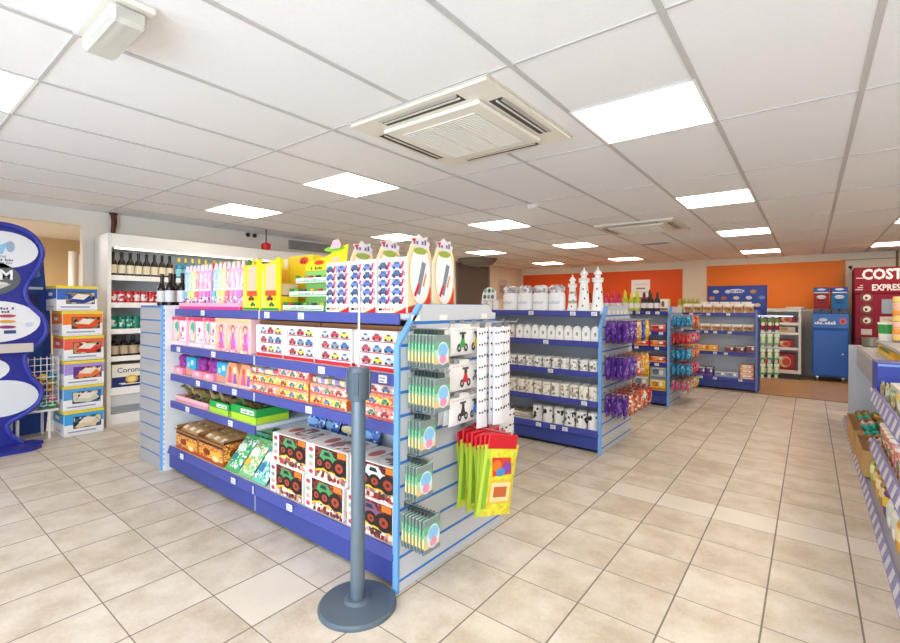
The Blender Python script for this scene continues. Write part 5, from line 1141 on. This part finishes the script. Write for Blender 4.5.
# on the counter
r = tag(parts('tin_pot', MB().lathe([(.075, 0), (.085, .01), (.09, .10), (.084, .10), (.08, .02), (0, .02)], C('#8f8b80', .4, .5), n=24), ('contents', MB().lathe([(.0825, .082), (.05, .09), (0, .094)], C('#c9a24a', .6), n=18))), 'round grey tin pot on the end of the counter', 'pot'); r.location = (.545, 6.86, .886)
def ybox():
    b = MB(); b.rbox(-.14, .14, -.55, .55, 0, .07, C('#eab02a', .45), .004); p = MB(); q = p.face((-.14, 0, 0), (0, -1, 0), (0, 0, 1)); q.rect(-.4, .04, .3, .064, C('#4f8a3a')); q.rect(-.5, .01, .5, .025, C('#f0c84a')); return parts('chocolate_box', b, ('print', p))
Kind(ybox, 'box').put(.665, 5.58, .886, 'yellow box with green band lying under the raised counter shelf')
def blue_box():
    b = MB(); b.rbox(-.2, .2, -.14, .14, 0, .205, C('#34449f', .4), .004); p = MB(); q = p.face((0, -.14, 0), (1, 0, 0), (0, 0, 1)); q.pol([(-.08, .005), (.195, .005), (.195, .18), (.12, .16)], P('#e8e2ea #b8567a #6a5aa0 #e0c8b0 #34449f', 40)); q.rect(-.195, .185, .195, .2, C('#7f9ad8')); return parts('biscuit_box', b, ('print', p))
Kind(blue_box, 'box').put(.545, 4.2, .751, 'dark blue box standing at the carton end of the upper tier, beyond the packets')
def cup():
    b = MB(); b.lathe([(.055, 0), (.065, .17), (.06, .17)], C('#f0efea', .4), n=20); p = MB(); p.lathe([(.0595, .065), (.0645, .15)], C('#3a9a4a', .4), n=20); t = MB(); t.ball((0, 0, .17), .05, C('#d8c8a8', .6), 12, (1, 1, .4)); return parts('paper_cup', b, ('print', p), ('contents', t))
Kind(cup, 'cup').put(.565, 5.86, 1.011, 'white and green tub on the raised counter shelf')
r = tag(empty('sweet_tube_stand', (.665, 5.60, 1.011)), 'tall stack stand of orange and pink sweet tubes on the counter', 'sweet stand')
MB().lathe([(.09, 0), (.09, .015), (.012, .02), (.012, .42), (0, .43)], STEEL, n=16).build('stand', r)
for k in range(7):
    for a in range(4):
        t = a * PI / 2 + .4; x, y = .058 * math.cos(t), .058 * math.sin(t)
        m = MB(); m.lathe([(.036, 0), (.04, .006), (.04, .04), (.036, .046)], C(('#ee9a3a', '#f0b8a0', '#f2c86a')[(k + a) % 3], .4), (x, y, .02 + k * .055), 12); m.lathe([(.037, .0465), (.037, .052), (0, .053)], C('#f3dcc8', .4), (x, y, .02 + k * .055), 12); m.build('sweet_tub', r)

# ================================================================== COOLER BY THE LEFT WALL
r = tag(empty('bottle_cooler', (0, 0, 0)), 'tall white open cooler cabinet full of bottles and cans by the wall', 'cooler')
W = C('#e6e4e0', .4); x0, x1, y0, y1 = -6.28, -5.85, 1.62, 4.5
m = MB(); m.box(x0, x1, y0, y0 + .035, 0, 2.06, W); m.box(x0, x1, y1 - .035, y1, 0, 2.06, W); m.box(x0, x0 + .03, y0 + .035, y1 - .035, 0, 2.06, C('#c9cfd6', .5)); m.build('cabinet', r)
MB().box(x0 + .03, x1 + .005, y0 + .035, y1 - .035, 1.92, 2.06, C('#ecebe6', .4)).build('canopy', r)
MB().box(x1 - .07, x1 - .03, y0 + .08, y1 - .08, 1.905, 1.92, glow('cooler_tube', '#fff3d8', 3.0)).build('light_tube', r)
MB().box(x0 + .03, x1 - .01, y0 + .035, y1 - .035, 0, .13, C('#d4d2ce', .4)).build('base', r); MB().box(x1 - .01, x1, y0 + .035, y1 - .035, .15, .21, C('#8f9398', .4)).build('bumper', r); MB().box(x1 - .02, x1 - .004, y0 + .035, y1 - .035, .02, .13, W).build('kick_panel', r)
for k, z in enumerate((1.61, 1.315, 1.03, .735)):
    s = MB().box(x0 + .03, x1 - .05, y0 + .035, y1 - .035, z - .02, z, C('#dcdedf', .4)).build('shelf', r); MB().box(x1 - .05, x1 - .03, y0 + .035, y1 - .035, z - .045, z + .01, C('#efedea', .4)).build('price_strip', s)
MB().box(x0 + .03, x1 - .03, y0 + .035, y1 - .035, .13, .40, C('#cfd0d0', .4)).build('lower_tray', r)
MB().box(x1 - .03, x1 - .01, y0 + .035, y1 - .035, .33, .41, C('#eeece8', .4)).build('tray_lip', r)
K1 = Kind(bottle_kind('wine_bottle', C('#2a2018', .15), C('#e4d8bc', .6), C('#1c1412', .3), .265, .036), 'bottle', 'wine bottles on the cooler top shelf')
for i in range(8): K1.put(-5.96, 1.70 + i * .08, 1.611, f'cream-labelled dark wine bottle on the top cooler shelf, {ORD[i]} from the shoe boxes')
K1b = Kind(bottle_kind('spirit_bottle', C('#2f8ab0', .1), C('#8fd0e0', .5), C('#d8c04a', .3), .25, .034), 'bottle', 'blue bottles on the cooler top shelf')
for i in range(5): K1b.put(-5.96, 2.36 + i * .078, 1.611, f'bright blue bottle on the top cooler shelf, {ORD[i]} after the dark wine')
K1c = Kind(bottle_kind('spirit_bottle', C('#4a6a3a', .15), C('#d8c45a', .5), C('#c8a83a', .3), .255, .034), 'bottle', 'green bottles on the cooler top shelf')
for i in range(18): K1c.put(-5.96, 2.78 + i * .082, 1.611, f'green bottle with yellow label on the top cooler shelf, {ORD[i]} after the blue ones')
def can(c, c2):
    def fn():
        b = MB(); b.lathe([(.028, 0), (.033, .008), (.033, .125), (.027, .135), (0, .135)], C(c, .3, .3), n=16); p = MB(); p.lathe([(.0336, .03), (.0336, .1)], P(f'{c} {c2} {c} #e9e6e2', 34), n=16); return parts('drink_can', b, ('print', p))
    return fn
K2_ = Kind(can('#c8303a', '#f0e6e2'), 'drink can', 'red cans in the cooler')
for i in range(7): K2_.put(-5.95, 1.70 + i * .072, 1.316, f'red and white drink can on the second cooler shelf, {ORD[i]} from the shoe boxes')
K2c = Kind(can('#3a3a40', '#d8d4d0'), 'drink can', 'black cans in the cooler')
for i in range(3): K2c.put(-5.95, 2.22 + i * .075, 1.316, f'black and white drink can after the red cans, {ORD[i]} in line')
K3_ = Kind(can('#1f7a68', '#8fd0b8'), 'drink can', 'green cans in the cooler')
for i in range(12): K3_.put(-5.95, 1.70 + i * .072, 1.031, f'teal green drink can on the third cooler shelf, {ORD[i]} from the shoe boxes', sc=(1, 1, 1.1))
K4_ = Kind(bottle_kind('beer_bottle', C('#1c1410', .15), C('#b8a68a', .5), C('#2a1c14', .3), .23, .043, .016, .6), 'bottle', 'brown beer bottles in the cooler')
for i in range(9): K4_.put(-5.95, 1.71 + i * .09, .736, f'brown beer bottle on the fourth cooler shelf, {ORD[i]} from the shoe boxes')
def beer_case():
    b = MB(); b.rbox(-.185, .185, -.13, .13, 0, .25, C('#e9e4d6', .5), .004); p = MB(); q = p.face((0, -.13, 0), (1, 0, 0), (0, 0, 1)); q.rect(-.183, .002, .183, .115, C('#1f2f6a')); q.ell(0, .085, .06, .045, C('#d8a83a')); q.ell(0, .085, .04, .03, C('#efd88a')); q.rect(-.1, .03, .1, .04, C('#e9e4d6')); q.text('Corona', -.02, .185, .055, C('#2a3a6a'), .01); q.rect(-.12, .04, -.06, .05, C('#e6e2d6')); return parts('beer_case', b, ('print', p))
K = Kind(beer_case, 'beer case', 'cream and navy beer cases')
for i in range(2): K.put(-6.02, 1.86 + i * .40, .401, f'cream and navy beer case in the bottom of the cooler, {("nearest the boxes", "behind the slatted unit")[i]}', rz=90)

# ================================================================== STACK OF SHOE BOXES
def shoe_box(c1, c2, c3):
    def fn():
        w, d, h = .325, .40, .246
        b = MB(); b.rbox(-w / 2, w / 2, -d / 2, d / 2, 0, h, C('#e9e8ea', .45), .003)
        l = MB(); l.box(-w / 2 - .002, w / 2 + .002, -d / 2 - .002, d / 2 + .002, h - .028, h, C('#e6cf3a', .45)); l.box(-w / 2 - .001, w / 2 + .001, -d / 2 - .001, d / 2 + .001, h - .03, h - .0285, C('#6a6a3a'))
        p = MB()
        for o, u, ww in (((0, -d / 2, 0), (1, 0, 0), w / 2), ((-w / 2, 0, 0), (0, -1, 0), d / 2)):
            q = p.face(o, u, (0, 0, 1)); q.pol([(-ww + .003, h * .44), (ww - .003, h * .5), (ww - .003, h - .031), (-ww + .003, h - .031)], C(c1, .45))
            if u[0] == 1:
                q.rect(-.09, .068, .14, .185, C('#3a2f2a')); q.rect(-.085, .072, .135, .18, P(c3 + ' #2a2420 ' + c3 + ' ' + c2 + ' #d8ccb0', 30)); q.pol([(-.075, .085), (.06, .075), (.13, .11), (.1, .15), (-.03, .13)], C(c2)); q.pol([(-.05, .12), (.05, .11), (.1, .16), (.0, .17)], C('#e6dccb')); q.rect(-.13, .03, .1, .045, C('#9aa0b0')); q.rect(-.16, .012, .16, .016, C('#c9c9cf'))
            else: q.rect(-.1, .03, .1, .05, C('#b9bcc6')); q.rect(-.1, .15, .05, .18, C('#f0efe9'))
        return parts('shoe_box', b, ('lid', l), ('print', p))
    return fn
bx = [('dark blue', ('#3a62b4', '#24408a', '#8a7a5a'), 'topmost of the stack'), ('orange', ('#ee7a26', '#d84a26', '#9a6a4a'), 'second from the top of the stack'), ('coral red', ('#e6604a', '#cf3a30', '#b08a5a'), 'third from the top of the stack'), ('violet', ('#a68cd0', '#e0743a', '#5f3a8a'), 'third from the floor in the stack'), ('mid blue', ('#5a9ad8', '#c9c9b0', '#2f5f9a'), 'second from the floor in the stack'), ('sky blue', ('#3aa0dc', '#d8c8a0', '#2a5a8a'), 'bottom box on the floor')]
for k, (n_, cs, w) in enumerate(bx): Kind(shoe_box(*cs), 'shoe box', 'stack of windowed shoe boxes').put(-5.935 + (0, .008, -.006, .01, .0, .0)[k], 1.392 + (-.05, -.008, .008, .008, .003, .01)[k], .2475 * (5 - k) + .001, f'shoe box with {n_} band and picture window, {w}', rz=90)

# ================================================================== BLUE WAVY TOWER DISPLAY
r = tag(empty('tower_display', (-5.70, .655, 0), R(90)), 'tall wavy blue board display with white oval signs beside the shoe boxes', 'display stand')
def curve(pts, n=8):
    out = []
    for i in range(len(pts) - 1):
        p0, p1, p2, p3 = pts[max(i - 1, 0)], pts[i], pts[i + 1], pts[min(i + 2, len(pts) - 1)]
        for k in range(n):
            t = k / n
            out.append(tuple(.5 * ((2 * p1[c]) + (-p0[c] + p2[c]) * t + (2 * p0[c] - 5 * p1[c] + 4 * p2[c] - p3[c]) * t * t + (-p0[c] + 3 * p1[c] - 3 * p2[c] + p3[c]) * t ** 3) for c in (0, 1)))
    return out + [pts[-1]]
right = curve([(.0, 2.02), (.2, 2.01), (.34, 1.94), (.41, 1.80), (.38, 1.65), (.31, 1.5), (.29, 1.40), (.33, 1.29), (.42, 1.17), (.44, 1.04), (.38, .93), (.31, .86), (.29, .78), (.33, .64), (.41, .50), (.38, .37), (.27, .28), (.18, .22), (.2, .12), (.28, .03)])
left = [(-x, z) for x, z in right][::-1]
BL = C('#2d328f', .35)
m = MB(); m.prism((right + left)[::-1], (0, 0, 0), (1, 0, 0), (0, 0, 1), .05, BL); m.build('board', r)
m = MB(); m.tube([(x, -.01, z) for x, z in right], .02, C('#3d43a6', .25), 8); m.tube([(x, -.01, z) for x, z in left], .02, C('#3d43a6', .25), 8); m.build('edge_tube', r)
WG = C('#e6e6ea', .3)
def oval(cx, cz, ra, rb, mm, name='sign_oval'):
    o = MB(); o.prism([(cx + ra * math.cos(t), cz + rb * math.sin(t)) for t in [2 * PI * k / 28 for k in range(28)]], (0, -.008, 0), (1, 0, 0), (0, 0, 1), .008, mm); return o.build(name, r)
o1 = oval(.14, 1.79, .24, .165, WG); m = MB(); q = m.face((.14, -.008, 1.79), (1, 0, 0), (0, 0, 1)); q.pol([(-.12, .03), (-.05, .09), (-.04, .02), (-.08, -.02)], C('#4a9ad8')); q.pol([(-.04, .02), (.03, .07), (.0, -.04), (-.06, -.05)], C('#8fc4e8')); q.ell(.05, .03, .03, .05, C('#9ab0c8')); q.text('THE', .0, -.065, .018, C('#5f7080'), .01); q.scribble(.0, -.092, .17, .022, C('#4a5f78'), 12); q.scribble(.01, -.118, .13, .014, C('#7a8a98'), 12); m.build('print', o1)
o2 = oval(-.005, 1.53, .265, .165, C('#5f6468', .35)); m = MB(); q = m.face((-.005, -.008, 1.53), (1, 0, 0), (0, 0, 1)); q.text('OM', .118, .03, .09, C('#f0f0f2'), .02); q.pol([(-.2, -.09), (.1, -.11), (.2, -.05), (.05, .0), (-.1, -.02)], C('#c9c4ba')); q.scribble(.09, -.04, .22, .022, C('#dcdcdc'), 12); m.build('print', o2)
o3 = oval(.09, 1.145, .31, .185, WG); m = MB(); q = m.face((.09, -.008, 1.145), (1, 0, 0), (0, 0, 1)); q.scribble(-.02, .118, .3, .02, C('#3a4050'), 16); q.scribble(-.03, .088, .26, .02, C('#3a4050'), 14)
for i in (0, 1):
    for j in range(3): q.ell(-.08 + i * .16, .05 - j * .05, .06, .014, C(('#b8405a', '#d8a03a', '#8f3a6a')[j]))
q.rect(.06, -.11, .14, -.08, C('#3a4a80')); q.ell(.23, -.03, .03, .02, C('#c8d0e0')); m.build('print', o3)
MB().rbox(-.34, .33, -.12, .0, .885, .92, C('#d5cfc6', .4), .008).build('leaflet_ledge', r); MB().box(-.34, .33, -.125, -.12, .87, .95, C('#c9c0b8', .4)).build('ledge_lip', r)
o4 = oval(-.08, .72, .27, .13, WG); m = MB(); m.face((-.08, -.008, .72), (1, 0, 0), (0, 0, 1)).rect(.1, .08, .18, .095, C('#3a3a44')); m.build('print', o4)
oval(.12, .455, .27, .165, C('#dcdfe6', .25))
m = MB(); m.prism([(-.3, -.28), (.3, -.28), (.38, -.2), (.3, -.1), (.42, -.04), (.36, .06), (-.4, .06), (-.4, -.1)], (0, 0, .03), (1, 0, 0), (0, 1, 0), .03, BL); m.build('base', r)
# slim poster stand behind
r = tag(empty('poster_stand', (-6.16, 1.03, 0), R(90)), 'slim blue poster stand half hidden behind the wavy tower', 'poster stand')
m = MB(); m.prism([(-.14, 0), (.16, 0), (.2, .6), (.19, 1.2), (.15, 1.5), (.13, 1.78), (.05, 1.82), (-.12, 1.74)], (0, 0, 0), (1, 0, 0), (0, 0, 1), .03, C('#244a98', .4)); m.build('board', r)
m = MB(); q = m.face((0, 0, 0), (1, 0, 0), (0, 0, 1)); q.ell(.03, 1.62, .07, .06, C('#d8b03a')); q.ell(.06, 1.6, .05, .03, C('#5a86c8')); q.rect(-.08, 1.45, .13, 1.475, C('#dfe6f2')); q.rect(-.05, 1.3, .1, 1.4, C('#3a3f7a')); q.rect(-.08, 1.0, .13, 1.2, C('#3f6fb8')); q.rect(-.08, .7, .13, .95, C('#2f5fa8')); m.build('print', r)
# wire basket stand with small toys
r = tag(empty('wire_basket_stand', (-5.98, .945, 0)), 'white wire basket stand with coloured toys between tower and boxes', 'basket stand')
WW = C('#dcdad6', .35)
m = MB()
for k in range(8): m.cyl((.2, -.05 + k * .045, .33), (.2, -.05 + k * .045, .80), .004, WW, n=6)
for k in range(8): m.cyl((.2, -.05, .36 + k * .06), (.2, .265, .36 + k * .06), .004, WW, n=6)
for k in range(8): m.cyl((-.12 + k * .045, .265, .33), (-.12 + k * .045, .265, .80), .004, WW, n=6); m.cyl((-.12, .265, .36 + k * .06), (.2, .265, .36 + k * .06), .004, WW, n=6)
m.build('wire_mesh', r)
MB().box(-.12, .2, -.05, .265, .27, .29, WW).build('basket_floor', r)
for lx, ly in ((.19, .2), (-.1, .2), (.19, -.03), (-.1, -.03)): MB().cyl((lx, ly, 0), (lx, ly, .27), .012, WW, n=10).build('leg', r)
m = MB().cyl((.19, .2, .05), (.05, .255, .26), .008, WW, n=8); m.build('brace', r)
KT_ = [(n_, Kind((lambda h: lambda: parts('toy_ball', MB().ball((0, 0, .034), .034, C(h, .35), 12), ('band', MB().lathe([(.0345, .03), (.0345, .038)], WHITE, n=14))))(h), 'toy ball', 'small coloured toys in the wire basket')) for n_, h in (('green', '#3aa84a'), ('yellow', '#e6d03a'), ('pink', '#e86aa0'), ('teal', '#2fa0a8'), ('orange', '#ee8a3a'))]
for k in range(20):
    n_, kk = KT_[(k * 3) % 5]; kk.put(-5.98 + .155 - .07 * (k // 8 % 2) - (.0 if k < 16 else .0), .945 + .225 - (k % 4) * .07, .291 + .0685 * ((k // 4) if k < 16 else 4), f'{n_} toy ball in the wire basket, column {ORD[k % 4]} from the boxes, layer {ORD[k // 4]}')

# ================================================================== CAMERA AND LIGHT
cam = bpy.data.cameras.new('camera'); co = bpy.data.objects.new('camera', cam); COL.objects.link(co)
cam.sensor_width = 36; cam.lens = 461.58 / 900 * 36; cam.shift_y = (306.05 - 321.5) / 900; cam.clip_start = .05
yaw, roll = .662, .0059
co.matrix_world = Matrix.Translation((0, 0, 1.3075)) @ Matrix.Rotation(yaw, 4, 'Z') @ Matrix.Rotation(PI / 2, 4, 'X') @ Matrix.Rotation(roll, 4, 'Z')
SC.camera = co
w = bpy.data.worlds.new('daylight'); SC.world = w; w.use_nodes = True
w.node_tree.nodes['Background'].inputs[0].default_value = (.86, .93, 1, 1); w.node_tree.nodes['Background'].inputs[1].default_value = 1.0
def area(name, loc, rot, sx, sy, e, c):
    l = bpy.data.lights.new(name, 'AREA'); l.shape = 'RECTANGLE'; l.size = sx; l.size_y = sy; l.energy = e; l.color = c
    o = bpy.data.objects.new(name, l); COL.objects.link(o); o.location = loc; o.rotation_euler = rot
area('front_daylight_fill', (-.2, -2.75, 1.25), (R(98), 0, 0), 5.4, 2.0, 240, (.70, .84, 1))  # unseen fill light added outside the front wall, stands for daylight
area('side_room_fill', (-7.9, .6, 2.2), (0, 0, 0), 1.2, .6, 65, (1, .93, .82))  # unseen fill light added to brighten the side room walls, no fitting modelled
SC.view_settings.view_transform = 'Standard'; SC.view_settings.look = 'None'; SC.view_settings.exposure = 0.16; SC.view_settings.gamma = 1.0
SC.view_settings.use_curve_mapping = False
